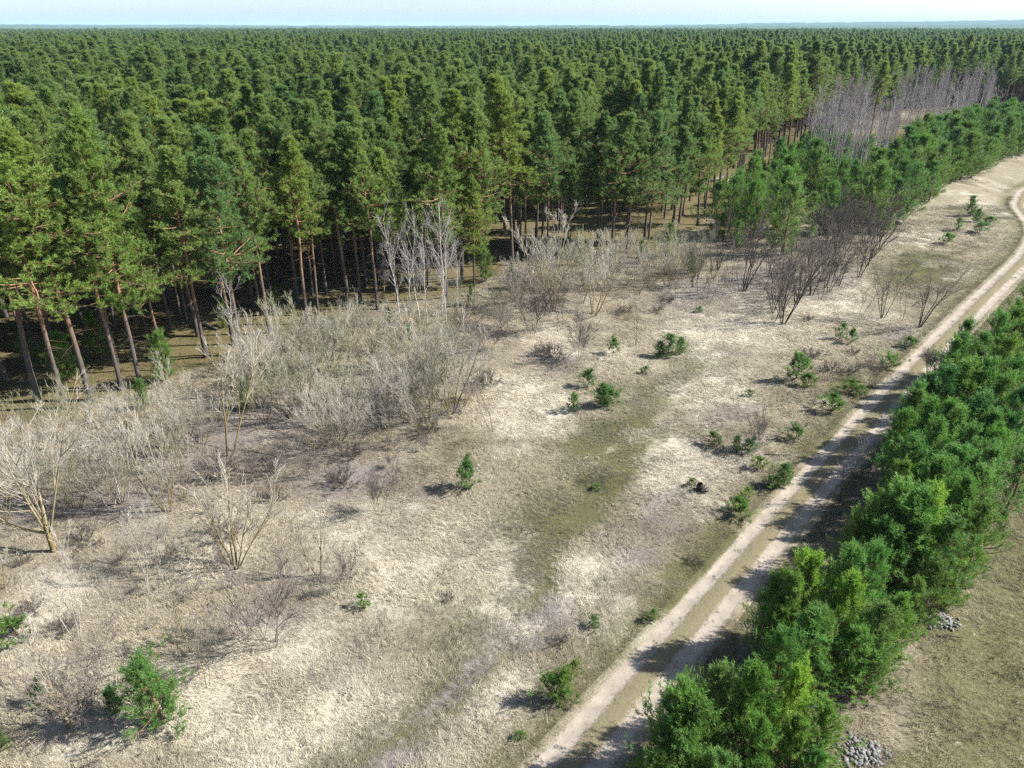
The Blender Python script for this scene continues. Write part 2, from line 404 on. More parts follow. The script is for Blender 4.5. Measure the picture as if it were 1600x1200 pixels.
def spawn(P, L, c, t0, t1, ang, ratio, rg=rng, flat=0.):
    """c children on each parent line: start points, directions, lengths and position along the parent"""
    Nn, n, _ = P.shape
    t = rg.uniform(t0, t1, (Nn, c)); u = t * (n - 1); i = np.minimum(u.astype(int), n - 2); f = (u - i)[..., None]
    r = np.arange(Nn)[:, None]
    p = P[r, i] * (1 - f) + P[r, i + 1] * f; d = nrm(P[r, i + 1] - P[r, i])
    rv = rg.normal(0, 1, d.shape); rv[..., 2] *= (1 - flat)
    perp = nrm(rv - d * np.sum(rv * d, -1, keepdims=True))
    a = ang * rg.uniform(.6, 1.3, t.shape)[..., None]
    d2 = d * np.cos(a) + perp * np.sin(a)
    l = L[:, None] * ratio * (1.15 - .6 * t) * rg.uniform(.6, 1.25, t.shape)
    return p.reshape(-1, 3), d2.reshape(-1, 3), l.ravel(), t.ravel()
def brush(g, P, D, L, m, tl, tw, mi=0, spread=.75, rg=rng):
    """needle brushes: m slim triangles round each shoot (P, D, L)"""
    n = len(P); D = nrm(D)
    t = rg.uniform(0.05, 1.0, (n, m, 1))
    base = P[:, None, :] + D[:, None, :] * L[:, None, None] * t
    rv = rg.normal(0, 1, (n, m, 3)); rv = nrm(rv - D[:, None, :] * np.sum(rv * D[:, None, :], -1, keepdims=True))
    nd = nrm(D[:, None, :] * (1 - spread * .55) + rv * spread)
    tip = base + nd * tl * rg.uniform(.7, 1.25, (n, m, 1))
    side = nrm(np.cross(nd, rg.normal(0, 1, nd.shape))) * tw * .5
    V = np.stack([base - side, base + side, tip], 2)
    F = np.arange(n * m * 3).reshape(-1, 3)
    r = np.repeat(np.clip(rg.normal(.5, .25, n), 0, 1), m * 3)
    g.add(V.reshape(-1, 3), F, mi, r=r)

# ------------------------------------------------------------------ tree builders (return mesh arrays: wood, crown)
def tall_pine(seed, Ht=20., cb=.45, Rm=2.6, dens=1.0, m=12, tl=.21, tw=.043, lean=.3):
    rg = np.random.default_rng(seed)
    W = Geo(); C = Geo()
    n = 10; z = np.linspace(0, Ht, n)
    bx = np.cumsum(rg.normal(0, .12, n)) * np.linspace(0, 1, n) + lean * rg.normal() * (z / Ht) ** 2; by = np.cumsum(rg.normal(0, .12, n)) * np.linspace(0, 1, n)
    TP = np.stack([bx, by, z], 1)
    rad = .15 * (1 - z / Ht) ** .8 + .022; rad[0] *= 1.35
    tubes(W, TP[None], rad[None], 7)
    tx = lambda zz: np.stack([np.interp(zz, z, bx), np.interp(zz, z, by), zz], -1)
    zs = []; q = cb * Ht
    while q < Ht * .985:
        zs.append(q); q += rg.uniform(.42, .62) * (1.0 - .25 * (q / Ht))
    bz = []; az = []
    for q in zs:
        k = rg.integers(4, 7); a0 = rg.uniform(0, 2 * PI)
        for j in range(k): bz.append(q + rg.normal(0, .08)); az.append(a0 + j * 2 * PI / k + rg.normal(0, .25))
    bz = np.array(bz); az = np.array(az); u = np.clip((bz - cb * Ht) / (Ht * (1 - cb)), 0, 1)
    L = Rm * (1 - u ** 1.15) ** .85 * np.minimum(1, .55 + 1.6 * u) * rg.uniform(.4, 1.2, len(bz)) * (1 + .42 * np.sin(az + bz * .9 + seed) + .25 * np.sin(2 * az - bz * 1.7)) + .22
    keep = rg.uniform(size=len(bz)) < np.clip(.55 + u * 1.2, 0, 1); bz, az, u, L = bz[keep], az[keep], u[keep], L[keep]
    el = np.radians(-8 + 58 * u ** 1.3) + rg.normal(0, .14, len(u))
    D = np.stack([np.cos(az) * np.cos(el), np.sin(az) * np.cos(el), np.sin(el)], 1)
    BP = grow(tx(bz), D, L, 5, .45, .09, rg)
    BR = (.012 + .016 * L)[:, None] * np.linspace(1, .3, 5)[None]
    tubes(W, BP, BR, 4)
    # dead stubs below the crown
    dz = rg.uniform(cb * Ht * .45, cb * Ht, 14); da = rg.uniform(0, 2 * PI, 14)
    DP = grow(tx(dz), np.stack([np.cos(da), np.sin(da), rg.normal(-.1, .2, 14)], 1), rg.uniform(.3, 1.5, 14), 3, 0, .15, rg)
    tubes(W, DP, np.full((14, 1), .018) * np.array([[1, .7, .3]]), 3)
    p, d, l, t = spawn(BP, L, int(7 * dens), .22, 1.0, 0.95, .36, rg, .6)
    SP = grow(p, d, l, 3, .35, .1, rg)
    tubes(W, SP[:, ::2], np.full((len(p), 1), .012) * np.array([[1, .5]]), 3)
    sp, sd, sl, _ = spawn(SP, l, 5, .25, 1.0, .6, .2, rg, .3)
    sd = nrm(sd + np.array([0, 0, .55])); brush(C, sp, sd, rg.uniform(.25, .5, len(sp)), m, tl, tw, 0, .66, rg)
    brush(C, SP[:, -1], nrm(SP[:, -1] - SP[:, 1] + np.array([0, 0, .15])), rg.uniform(.25, .5, len(SP)), m, tl, tw, 0, .72, rg)
    return W, C
def bushy_pine(seed, Ht=5.6, cb=.04, Rm=1.75, per=6, m=13, tl=.17, tw=.032, sh=.46, spc=.44):
    rg = np.random.default_rng(seed)
    W = Geo(); C = Geo()
    n = 7; z = np.linspace(0, Ht, n); bx = np.cumsum(rg.normal(0, .05, n)); by = np.cumsum(rg.normal(0, .05, n)); bx[0] = by[0] = 0
    tubes(W, np.stack([bx, by, z], 1)[None], (.016 * Ht * (1 - z / Ht) + .012)[None], 6)
    tx = lambda zz: np.stack([np.interp(zz, z, bx), np.interp(zz, z, by), zz], -1)
    bz = []; az = []; q = cb * Ht + .1
    while q < Ht * .96:
        k = rg.integers(4, 7); a0 = rg.uniform(0, 2 * PI)
        for j in range(k): bz.append(q + rg.normal(0, .06)); az.append(a0 + j * 2 * PI / k + rg.normal(0, .3))
        q += spc * rg.uniform(.75, 1.25)
    bz = np.array(bz); az = np.array(az); u = np.clip(bz / Ht, 0, 1)
    lob = 1 + .34 * np.sin(az * 2 + rg.uniform(0, 6)) + .15 * np.sin(az * 3 + bz * 1.3)
    L = Rm * (1 - u) ** .64 * np.minimum(1, .62 + 1.5 * u) * rg.uniform(.35, 1.3, len(bz)) * lob + .18
    el = np.radians(8 + 50 * u) + rg.normal(0, .16, len(u))
    D = np.stack([np.cos(az) * np.cos(el), np.sin(az) * np.cos(el), np.sin(el)], 1)
    BP = grow(tx(bz), D, L, 4, .75, .08, rg)
    tubes(W, BP, (.008 + .010 * L)[:, None] * np.linspace(1, .35, 4)[None], 4)
    p, d, l, t = spawn(BP, L, per, .15, 1.0, .7, .40, rg, .4)
    SP = grow(p, d, l, 3, .7, .1, rg)
    tubes(W, SP[:, ::2], np.full((len(p), 1), .009) * np.array([[1, .5]]), 3)
    sp, sd, sl, _ = spawn(SP, l, 2, .3, 1.0, .5, .2, rg, .2)
    sd = nrm(sd + np.array([0, 0, .85])); brush(C, sp, sd, rg.uniform(.5, 1.2, len(sp)) * sh, m, tl, tw, 0, .7, rg)
    brush(C, SP[:, -1], nrm(SP[:, -1] - SP[:, 1] + np.array([0, 0, .35])), rg.uniform(.8, 1.3, len(SP)) * sh, m, tl, tw, 0, .7, rg)
    tipn = 7
    top = tx(np.full(tipn, Ht * .93)); td = nrm(np.c_[rg.normal(0, .35, (tipn, 2)), np.ones(tipn)])
    brush(C, top, td, rg.uniform(.3, .85, tipn) * min(1, Ht / 4), m, tl, tw, 0, .6, rg)
    return W, C
def bare_shrub(seed, Ht=4.5, stems=7, lean=.5, c1=7, c2=6, c3=4, up=.55, r0=.028, ang=.5, twig=.0065, h0=.0, ratio=.5, t0=.25, c4=0, bole=0.):
    """leafless shrub: several stems from one foot, three or four orders of twigs"""
    rg = np.random.default_rng(seed)
    S = Geo(); T = Geo()
    a = np.arange(stems) * 2 * PI / stems + rg.normal(0, .4, stems); ln = lean * rg.uniform(.35, 1.2, stems)
    D = np.stack([np.cos(a) * np.sin(ln), np.sin(a) * np.sin(ln), np.cos(ln)], 1)
    P0 = np.c_[np.cos(a) * .12, np.sin(a) * .12, np.full(stems, -.1)] * (1 if stems > 1 else [[0, 0, 1]])
    if bole:
        P0[:, 2] = bole * rg.uniform(.8, 1.1, stems)
        tubes(S, np.array([[[0, 0, -.1], [.04, .02, bole * .5], [0, 0, bole * 1.12]]]), np.array([[r0 * 2.2, r0 * 1.7, r0 * 1.5]]), 7)
    L = (Ht - bole) * rg.uniform(.72, 1.08, stems) / np.cos(ln) ** .4
    P = grow(P0, D, L, 7, up, .06, rg)
    tubes(S, P, (r0 * rg.uniform(.7, 1.2, stems))[:, None] * np.linspace(1, .22, 7)[None], 5)
    p, d, l, _ = spawn(P, L, c1, t0, 1, ang, ratio, rg); P1 = grow(p, d, l, 5, up * .8, .06, rg)
    tubes(S, P1, np.full((len(p), 1), max(.009, r0 * .38)) * np.linspace(1, .4, 5)[None], 4)
    p, d, l, _ = spawn(P1, l, c2, .2, 1, ang, .5, rg); P2 = grow(p, d, l, 4, up * .7, .07, rg)
    tubes(T, P2, np.full((len(p), 1), twig * 1.25) * np.linspace(1, .5, 4)[None], 3)
    if c3:
        p, d, l, _ = spawn(P2, l, c3, .2, 1, ang, .6, rg); P3 = grow(p, d, l, 3, up * .5, .08, rg)
        tubes(T, P3, np.full((len(p), 1), twig) * np.array([[1, .8, .5]]), 3)
        if c4:
            p, d, l, _ = spawn(P3, l, c4, .2, 1, ang, .55, rg); P4 = grow(p, d, l, 2, 0, .1, rg)
            tubes(T, P4, np.full((len(p), 1), twig * .8) * np.array([[1, .5]]), 3)
    return S, T
def birch(seed, Ht=10., c1=26, c2=6, c3=3, r0=.075, twig=.011, droop=.1, crown=.3, rat=.26, ang=.62):
    rg = np.random.default_rng(seed)
    S = Geo(); T = Geo()
    n = 8; z = np.linspace(-.1, Ht, n); bx = np.cumsum(rg.normal(0, .10, n)); by = np.cumsum(rg.normal(0, .10, n)); bx -= bx[0]; by -= by[0]
    P = np.stack([bx, by, z], 1)[None]
    tubes(S, P, (r0 * (1 - z / Ht) ** .8 + .012)[None], 6)
    p, d, l, t = spawn(P, np.array([Ht]), c1, crown, .98, ang, rat, rg)
    P1 = grow(p, d, l, 5, .8, .09, rg)
    tubes(S, P1, (.004 + .0045 * l)[:, None] * np.linspace(1, .4, 5)[None], 4)
    p, d, l, _ = spawn(P1, l, c2, .2, 1, .55, .45, rg); P2 = grow(p, d, l, 3, .3 - droop, .12, rg)
    tubes(T, P2, np.full((len(p), 1), twig * 1.2) * np.array([[1, .8, .5]]), 3)
    p, d, l, _ = spawn(P2, l, c3, .2, 1, .5, .6, rg); P3 = grow(p, d, l, 3, -droop, .14, rg)
    tubes(T, P3, np.full((len(p), 1), twig) * np.array([[1, .8, .5]]), 3)
    return S, T

# ------------------------------------------------------------------ ground
def stretch(a, b, step, far, g=1.22):
    c = list(np.arange(a, b, step)); lo = [a]; hi = [c[-1]]; s = step
    while hi[-1] < far: s *= g; hi.append(hi[-1] + s)
    s = step
    while lo[-1] > -far: s *= g; lo.append(lo[-1] - s)
    return np.array(lo[:0:-1] + c + hi[1:])
gx = stretch(-58, 112, .62, 26000); gy = stretch(14, 150, .62, 26000)
X, Y = np.meshgrid(gx, gy); x = X.ravel(); y = Y.ravel()
masks, rs = cover(x, y)
z = terrain(x, y, rs)
z = z - .05 * sstep(2.6, 1.6, np.abs(rs)) * sstep(330, 250, y)   # a shallow bed for the track
nx, ny = len(gx), len(gy)
ii = (np.arange(ny - 1)[:, None] * nx + np.arange(nx - 1)[None]).ravel()
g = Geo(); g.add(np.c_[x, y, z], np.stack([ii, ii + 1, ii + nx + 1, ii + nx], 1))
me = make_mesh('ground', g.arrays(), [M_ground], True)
def cover_attrs(me, masks):
    for nm, (a, b, c) in (('coverA', masks[:3]), ('coverB', masks[3:])):
        at_ = me.attributes.new(nm, 'FLOAT_COLOR', 'POINT')
        at_.data.foreach_set('color', np.c_[a, b, c, np.ones(len(a))].astype(np.float32).ravel())
cover_attrs(me, masks)
tag(obj('ground', me), 'open ground of straw, moss and leaf litter', kind='structure')
def gz(x, y):
    x = np.atleast_1d(np.asarray(x, float)); y = np.atleast_1d(np.asarray(y, float))
    return terrain(x, y, road_side(x, y))

# the track: ruts and the grassy ridge between them are one sheet laid over the bed
lat = np.array([-2.1, -1.7, -1.45, -1.2, -1.0, -.88, -.76, -.6, -.42, -.2, 0, .2, .42, .6, .76, .88, 1.0, 1.2, 1.45, 1.7, 2.1])
RN = ROAD; RT = _rt
nrmv = np.stack([RT[:, 1], -RT[:, 0]], 1)
PX = RN[:, None, :] + nrmv[:, None, :] * lat[None, :, None]
fx, fy = PX[..., 0].ravel(), PX[..., 1].ravel()
la = np.tile(lat, len(RN))
zz = terrain(fx, fy, la) +   .012 - .035 * np.exp(-((np.abs(la) - .88) / .28) ** 2) - .16 * sstep(1.7, 2.1, np.abs(la)) + .05 * np.exp(-(la / .45) ** 2) + (fbm(fx, fy, .5, 5, 3) - .5) * .03
k = len(lat); ii = (np.arange(len(RN) - 1)[:, None] * k + np.arange(k - 1)[None]).ravel()
g = Geo(); g.add(np.c_[fx, fy, zz], np.stack([ii, ii + 1, ii + k + 1, ii + k], 1))
me = make_mesh('dirt_track', g.arrays(), [M_track], True)
cover_attrs(me, cover(fx, fy)[0])
at_ = me.attributes.new('lat', 'FLOAT', 'POINT'); at_.data.foreach_set('value', la.astype(np.float32))
tag(obj('dirt_track', me), 'sandy track of two pale wheel ruts', kind='structure')

# ------------------------------------------------------------------ far country: low wooded hills on the skyline
M_hill, nt = mat('far_woodland')
pos = N(nt, 'ShaderNodeNewGeometry').outputs['Position']
nn = noise(nt, pos, .02, 5, .7)
surface(nt, mix(nt, nn, (.035, .065, .028), (.085, .115, .04)), .95, .05)
def hill_range(name, y0, xs, hs, depth, label):
    n = 420; xx = np.linspace(xs[0], xs[-1], n)
    top = np.interp(xx, xs, hs) + (fbm(xx, xx * 0, 600, 5, 5) - .5) * 14 + rng.uniform(0, 9, n)
    g = Geo(); V = []
    prof = [(-.5, -2), (-.28, .45), (-.12, .82), (0, 1), (.2, .8), (.5, -2)]
    for a, b in prof:
        V.append(np.c_[xx, np.full(n, y0 + a * depth) + (fbm(xx, xx * 0 + a * 99, 500, 8, 3) - .5) * depth * .2, np.where(b < 0, -2, top * b)])
    V = np.concatenate(V); ii = (np.arange(len(prof) - 1)[:, None] * n + np.arange(n - 1)[None]).ravel()
    g.add(V, np.stack([ii, ii + 1, ii + n + 1, ii + n], 1))
    tag(obj(name, make_mesh(name, g.arrays(), [M_hill])), label, kind='structure')
hill_range('hills', 9000, [-9500, -6000, -3000, -500, 1500, 2800, 4200, 5200, 6200, 9500], [42, 50, 40, 36, 40, 62, 70, 88, 112, 118], 2600, 'low blue wooded hills along the skyline')
hill_range('hills', 6000, [-7000, -4300, -3600, -2600, -1000, 500, 3000, 5000, 7000], [34, 36, 30, 24, 24, 28, 34, 44, 50], 1500, 'nearer low wooded rise before the blue hills')
# the forest roof beyond the trees that can be told apart
n1, n2 = 240, 120
rr = np.geomspace(2900, 9500, n2); aa = np.radians(np.linspace(-52, 52, n1))
X = (rr[:, None] * np.sin(aa)[None]).ravel(); Y = (rr[:, None] * np.cos(aa)[None]).ravel()
Zr = 14.5 + rng.uniform(0, 5.0, len(X)) + (fbm(X, Y, 300, 4, 3) - .5) * 7
ii = (np.arange(n2 - 1)[:, None] * n1 + np.arange(n1 - 1)[None]).ravel()
g = Geo(); g.add(np.c_[X, Y, Zr], np.stack([ii, ii + 1, ii + n1 + 1, ii + n1], 1))
tag(obj('distant_forest', make_mesh('distant_forest', g.arrays(), [M_hill])), 'unbroken pine canopy running to the horizon', 'forest', kind='stuff')

# ------------------------------------------------------------------ pine kinds
PINE = []
for s in range(10):
    rgk = np.random.default_rng(300 + s)
    Ht = (20.5, 19.5, 21, 18.5, 20, 19, 21.5, 18, 19.5, 20)[s]
    edge = s >= 6
    W, C = tall_pine(100 + s, Ht, (.48, .52, .44, .50, .55, .46, .38, .42, .32, .44)[s], (2.9, 2.7, 3.1, 2.8, 2.7, 3.0, 3.6, 3.3, 3.5, 3.3)[s])
    PINE.append((Ht, W.arrays(), C.arrays(), make_mesh('pine_trunk', W.arrays(), [M_pine_bark]), make_mesh('pine_crown', C.arrays(), [M_needle])))
YOUNG = []
for s in range(7):
    Ht = (5.6, 6.0, 5.2, 5.8, 6.2, 5.0, 5.6)[s]
    W, C = bushy_pine(200 + s, Ht, .03, (2.05, 2.3, 1.9, 1.8, 2.25, 2.0, 1.75)[s])
    YOUNG.append((Ht, make_mesh('young_pine_trunk', W.arrays(), [M_young_bark]), make_mesh('young_pine_crown', C.arrays(), [M_needle_y])))
SAPL = []
for s in range(6):
    Ht = (1.4, 1.3, 1.5, 2.6, 1.0, 1.2)[s]
    W, C = bushy_pine(230 + s, Ht, .06, (.75, .6, .5, 1.05, .75, .9)[s], (3, 2, 2, 4, 3, 3)[s], 10, .15, .030, .24, (.28, .34, .36, .36, .24, .26)[s])
    SAPL.append((Ht, make_mesh('sapling_stem', W.arrays(), [M_young_bark]), make_mesh('sapling_crown', C.arrays(), [M_needle_y])))

def put(name, parts, x, y, rz, s, label, cat, group, tint=None, tilt=(0, 0), z=None):
    e = empty(name, x, y, float(gz(x, y)[0]) - .03 if z is None else z, rz, s, tilt)
    tag(e, label, cat, group)
    for nm, me in parts:
        o = obj(nm, me, e)
        if nm in ('twigs', 'branches'): o['kind'] = 'stuff'
        if tint is not None: o.color = (*tint, 1)
    return e

# ---- pines of the forest that can be told apart: the front row first (photo pixel of the foot, row of the tip)
TINTS = {'': (1, 1, 1), 'yellow-green': (1.18, 1.08, .82), 'bluish green': (.86, .97, 1.12), 'dark green': (.78, .84, .88), 'bright green': (1.12, 1.12, .9)}
FRONT = [(103, 640, 165, 6, 'bright green', 'big orange-stemmed pine standing at the far left forest corner'),
         (60, 628, 140, 7, '', 'dark-trunked pine just left of the doubled trunks at the forest corner'),
         (143, 628, 200, 1, 'yellow-green', 'slim pine with low branches over the left willow scrub'),
         (222, 608, 182, 8, 'bright green', 'pine with thick bright orange trunk and low plate-like boughs'),
         (192, 612, 260, 4, '', 'thin pine close beside the thick orange trunk'),
         (378, 556, 205, 6, 'bluish green', 'leaning pine whose long bare orange trunk ends in the grey willow thicket'),
         (322, 560, 230, 2, '', 'dark pine behind the leaning orange trunk'),
         (420, 520, 235, 3, '', 'straight pine with orange mid-trunk standing alone behind the willow thicket'),
         (480, 505, 215, 1, 'yellow-green', 'yellow-green pine right of the lone straight trunk'),
         (497, 490, 250, 4, '', 'dark slender trunk beside the yellow-green pine'),
         (545, 476, 160, 5, '', 'tall pine on the open floor left of the white birches'),
         (563, 470, 190, 0, 'bluish green', 'bluish pine with twin thin trunks left of the white birches'),
         (590, 480, 205, 3, '', 'pine with a bare grey trunk touching the first white birch'),
         (622, 470, 230, 2, 'bright green', 'pine behind the leftmost white birch'),
         (698, 465, 200, 6, 'bright green', 'pine whose orange trunk rises out of the white birches'),
         (741, 447, 275, 8, 'yellow-green', 'short full-crowned pine with low boughs right of the white birches'),
         (800, 414, 120, 5, 'yellow-green', 'lofty pointed pine in the middle of the forest front'),
         (822, 404, 190, 1, '', 'thin dark pine right of the lofty pointed pine'),
         (855, 408, 180, 0, 'bluish green', 'bluish pine above the centre willows'),
         (890, 402, 250, 9, 'dark green', 'spreading dark pine behind the centre willows'),
         (955, 398, 180, 5, '', 'black-stemmed pine behind the centre scrub'),
         (980, 394, 190, 7, 'dark green', 'heavy dark pine right of the black stem'),
         (1012, 392, 175, 6, 'bluish green', 'broad pine with reddish trunk at the edge of the centre scrub'),
         (1050, 378, 200, 7, '', 'wide-boughed pine right of the reddish trunk'),
         (1090, 352, 185, 8, 'bright green', 'low-branched pine where the young pines begin'),
         (1180, 276, 112, 0, 'yellow-green', 'yellow-green pine with bare pale stem at the forest corner by the purple birches'),
         (1222, 250, 100, 2, 'bright green', 'last tall pine before the purple birch stand'),
         (1355, 232, 96, 1, 'yellow-green', 'yellow-green pine standing alone among the purple birches'),
         (1378, 225, 118, 3, 'dark green', 'short dark pine among the purple birches')]
taken = []
def can_stand(x, y, d):
    if not taken: return True
    t = np.array(taken); return np.min((t[:, 0] - x) ** 2 + (t[:, 1] - y) ** 2) > d * d
indiv = []
for px, py, ptop, kind, tint, label in FRONT:
    x, y = at(px, py); h = height_of(px, py, ptop)
    taken.append((x, y)); indiv.append((x, y, kind, h / PINE[kind][0], label, tint, 'tall pines of the forest'))
# fill behind the front
cand = []
yy = 40.
sp = 3.95
for y in np.arange(30, 352, sp):
    xs = np.arange(-.98 * y - 20, .98 * y + 20, sp)
    for x in xs: cand.append((x + rng.uniform(-1.8, 1.8), y + rng.uniform(-1.8, 1.8)))
cand = np.array(cand); be = behind_edge(cand[:, 0], cand[:, 1])
cand = cand[be > 1.0]; be = be[be > 1.0]
fr = np.array(taken)
dmin = np.min(np.hypot(cand[:, None, 0] - fr[None, :, 0], cand[:, None, 1] - fr[None, :, 1]), axis=1)
gap = fbm(cand[:, 0], cand[:, 1], 16, 91, 3)
ok = (dmin > 2.6) & (gap < .66) & ~((be < 14) & (rng.uniform(size=len(be)) < .12))
cand = cand[ok]; be = be[ok]
u, v = project(cand[:, 0], cand[:, 1], 15.0)
inside = (u > -40) & (u < 1640)
rank = np.where(inside, np.hypot(cand[:, 0], cand[:, 1]) + be * .8, 1e9)
order = np.argsort(rank)
n_ind = 300 - len(FRONT)
spots = [(200, 'pines over the scrub at the far left, behind the first row of trunks'), (420, 'pines behind the leaning orange trunk and grey willows'), (600, 'pines behind the open forest floor left of the white birches'),
         (760, 'pines behind the white birches'), (960, 'pines behind the lofty pine and the centre willows'), (1140, 'pines behind the reddish trunk and the centre scrub'), (1700, 'pines at the forest corner by the purple birches')]
for i in order[:n_ind]:
    x, y = cand[i]
    kind = int(rng.integers(0, 6)) if be[i] > 8 else int(rng.choice([0, 2, 5, 6, 7, 8, 9]))
    pu = project(x, y, 12)[0]
    grp = next(s for lim, s in spots if pu < lim)
    tint = rng.choice(['', '', '', 'yellow-green', 'bluish green', 'bright green', 'dark green'], p=[.15, .2, .15, .16, .14, .12, .08])
    lab = '%s%s' % ((tint + ' ') if tint else '', grp)
    indiv.append((x, y, kind, rng.uniform(.66, 1.12), lab, tint, grp))
for x, y, kind, s, label, tint, grp in indiv:
    H_, wa, ca, wm, cm = PINE[kind]
    sx = s * rng.uniform(1.0, 1.3)
    put('pine_tree', (('trunk', wm), ('crown', cm)), x, y, rng.uniform(0, 2 * PI), (sx, sx, s), label, 'pine tree', grp, TINTS[tint], (rng.normal(0, .018), rng.normal(0, .018)))

# ---- geometry-node scatter: one mesh holds prototypes (proto = 0,1,..) and loose points (proto = -1)
def scatter(name, protos, mats, P, rot, scl, var, tints, label, cat, kind='stuff'):
    V = []; F3 = []; F4 = []; M3 = []; M4 = []; R = []; H = []; pr = []; o = 0
    for k, (v, f3, f4, m3, m4, h, r) in enumerate(protos):
        V.append(v); F3.append(f3 + o); F4.append(f4 + o); M3.append(m3); M4.append(m4); R.append(r); H.append(h); pr.append(np.full(len(v), k)); o += len(v)
    V.append(P); n = len(P); R.append(np.zeros(n)); H.append(np.zeros(n)); pr.append(np.full(n, -1))
    me = make_mesh(name, tuple(np.concatenate(q) for q in (V, F3, F4, M3, M4, H, R)), mats)
    tot = o + n
    def attr(nm, typ, fld, arr, w):
        full = np.zeros((tot, w), np.float32); full[o:] = np.asarray(arr, np.float32).reshape(n, w)
        a = me.attributes.new(nm, typ, 'POINT'); a.data.foreach_set(fld, full.ravel())
    a = me.attributes.new('proto', 'INT', 'POINT'); a.data.foreach_set('value', np.concatenate(pr).astype(np.int32))
    a = me.attributes.new('var', 'INT', 'POINT'); a.data.foreach_set('value', np.r_[np.zeros(o), var].astype(np.int32))
    attr('rot', 'FLOAT_VECTOR', 'vector', rot, 3); attr('scl', 'FLOAT_VECTOR', 'vector', scl, 3)
    attr('tint', 'FLOAT_COLOR', 'color', np.c_[tints, np.ones(n)], 4)
    ob = obj(name, me)
    ng = bpy.data.node_groups.new(name + '_scatter', 'GeometryNodeTree')
    ng.interface.new_socket('Geometry', in_out='INPUT', socket_type='NodeSocketGeometry')
    ng.interface.new_socket('Geometry', in_out='OUTPUT', socket_type='NodeSocketGeometry')
    A = ng.nodes.new; Lk = ng.links.new
    gi = A('NodeGroupInput'); go = A('NodeGroupOutput')
    def na(nm, t):
        q = A('GeometryNodeInputNamedAttribute'); q.data_type = t; q.inputs['Name'].default_value = nm
        return next(s for s in q.outputs if s.enabled and s.name == 'Attribute')
    pa = na('proto', 'INT')
    def sep(val):
        c = A('FunctionNodeCompare'); c.data_type = 'INT'; c.operation = 'EQUAL'
        ins = [s for s in c.inputs if s.enabled]
        Lk(pa, ins[0]); ins[1].default_value = val
        s = A('GeometryNodeSeparateGeometry'); s.domain = 'POINT'
        Lk(gi.outputs[0], s.inputs['Geometry']); Lk(c.outputs[0], s.inputs['Selection'])
        return s.outputs['Selection']
    pts = sep(-1)
    jn = A('GeometryNodeJoinGeometry')
    for k in range(len(protos)):
        t = A('GeometryNodeGeometryToInstance'); Lk(sep(k), t.inputs[0]); Lk(t.outputs[0], jn.inputs[0])
    ip = A('GeometryNodeInstanceOnPoints')
    Lk(pts, ip.inputs['Points']); Lk(jn.outputs[0], ip.inputs['Instance'])
    ip.inputs['Pick Instance'].default_value = True
    Lk(na('var', 'INT'), ip.inputs['Instance Index']); Lk(na('scl', 'FLOAT_VECTOR'), ip.inputs['Scale'])
    er = A('FunctionNodeEulerToRotation'); Lk(na('rot', 'FLOAT_VECTOR'), er.inputs[0]); Lk(er.outputs[0], ip.inputs['Rotation'])
    Lk(ip.outputs[0], go.inputs[0])
    md = ob.modifiers.new('scatter', 'NODES'); md.node_group = ng
    tag(ob, label, cat, kind=kind)
    return ob
def joined(parts, mi, offs=None):
    """several mesh arrays as one prototype"""
    V = []; F3 = []; F4 = []; M3 = []; M4 = []; H = []; R = []; o = 0
    for k, (v, f3, f4, m3, m4, h, r) in enumerate(parts):
        V.append(v if offs is None else v * offs[k][3] + np.array(offs[k][:3])); F3.append(f3 + o); F4.append(f4 + o)
        M3.append(np.full(len(f3), mi[k])); M4.append(np.full(len(f4), mi[k])); H.append(h); R.append(r); o += len(v)
    return tuple(np.concatenate(q) for q in (V, F3, F4, M3, M4, H, R))

rest = cand[order[n_ind:]]
n = len(rest)
protos = [joined([PINE[k][1], PINE[k][2]], [0, 1]) for k in range(6)]
s = rng.uniform(.62, 1.12, n) * (.86 + .28 * fbm(rest[:, 0], rest[:, 1], 40, 77, 3))
scatter('pine_forest', protos, [M_pine_bark, M_needle], np.c_[rest, np.zeros(n)], np.c_[rng.normal(0, .02, (n, 2)), rng.uniform(0, 2 * PI, n)], np.c_[s * 1.22, s * 1.22, s], rng.integers(0, 6, n), np.ones((n, 3)),
        'dense pine forest behind the front rows of trees', 'forest')
# farther forest in clumps of ten trees
far = []
for q in range(3):
    parts = []; offs = []; mi = []
    for j in range(8):
        W, C = tall_pine(400 + q * 10 + j, 19.5, .42, 3.2, .6, 5, .50, .13)
        a = rng.uniform(0, 2 * PI); r = 7.6 * math.sqrt((j + .5) / 8)
        a = j * 2.4 + rng.uniform(-.3, .3); sc1 = rng.uniform(.62, 1.14)
        parts += [C.arrays()]; mi += [1]; offs += [(r * math.cos(a), r * math.sin(a), 0, sc1)]
        g = Geo(); tubes(g, np.array([[[0, 0, 0], [0, 0, 12.], [0, 0, 19]]]), np.array([[.2, .12, .03]]), 4)
        parts += [g.arrays()]; mi += [0]; offs += [offs[-1]]
    far.append(joined(parts, mi, offs))
pts = []
for a, b, st in ((350, 1000, 12.6), (1000, 3050, 23.0)):
    for y in np.arange(a * .6, b, st):
        for x in np.arange(-.9 * b, .9 * b, st):
            xx = x + rng.uniform(-.4, .4) * st; yv = y + rng.uniform(-.4, .4) * st
            rad = math.hypot(xx, yv)
            if abs(xx) < .86 * yv + 25 and yv < b and ((a == 350 and yv >= 350) or (a == 1000 and yv >= 1000)): pts.append((xx, yv, 1.0 if a == 350 else 1.75))
pts = np.array(pts); pts = pts[behind_edge(pts[:, 0], pts[:, 1]) > 6]
n = len(pts)
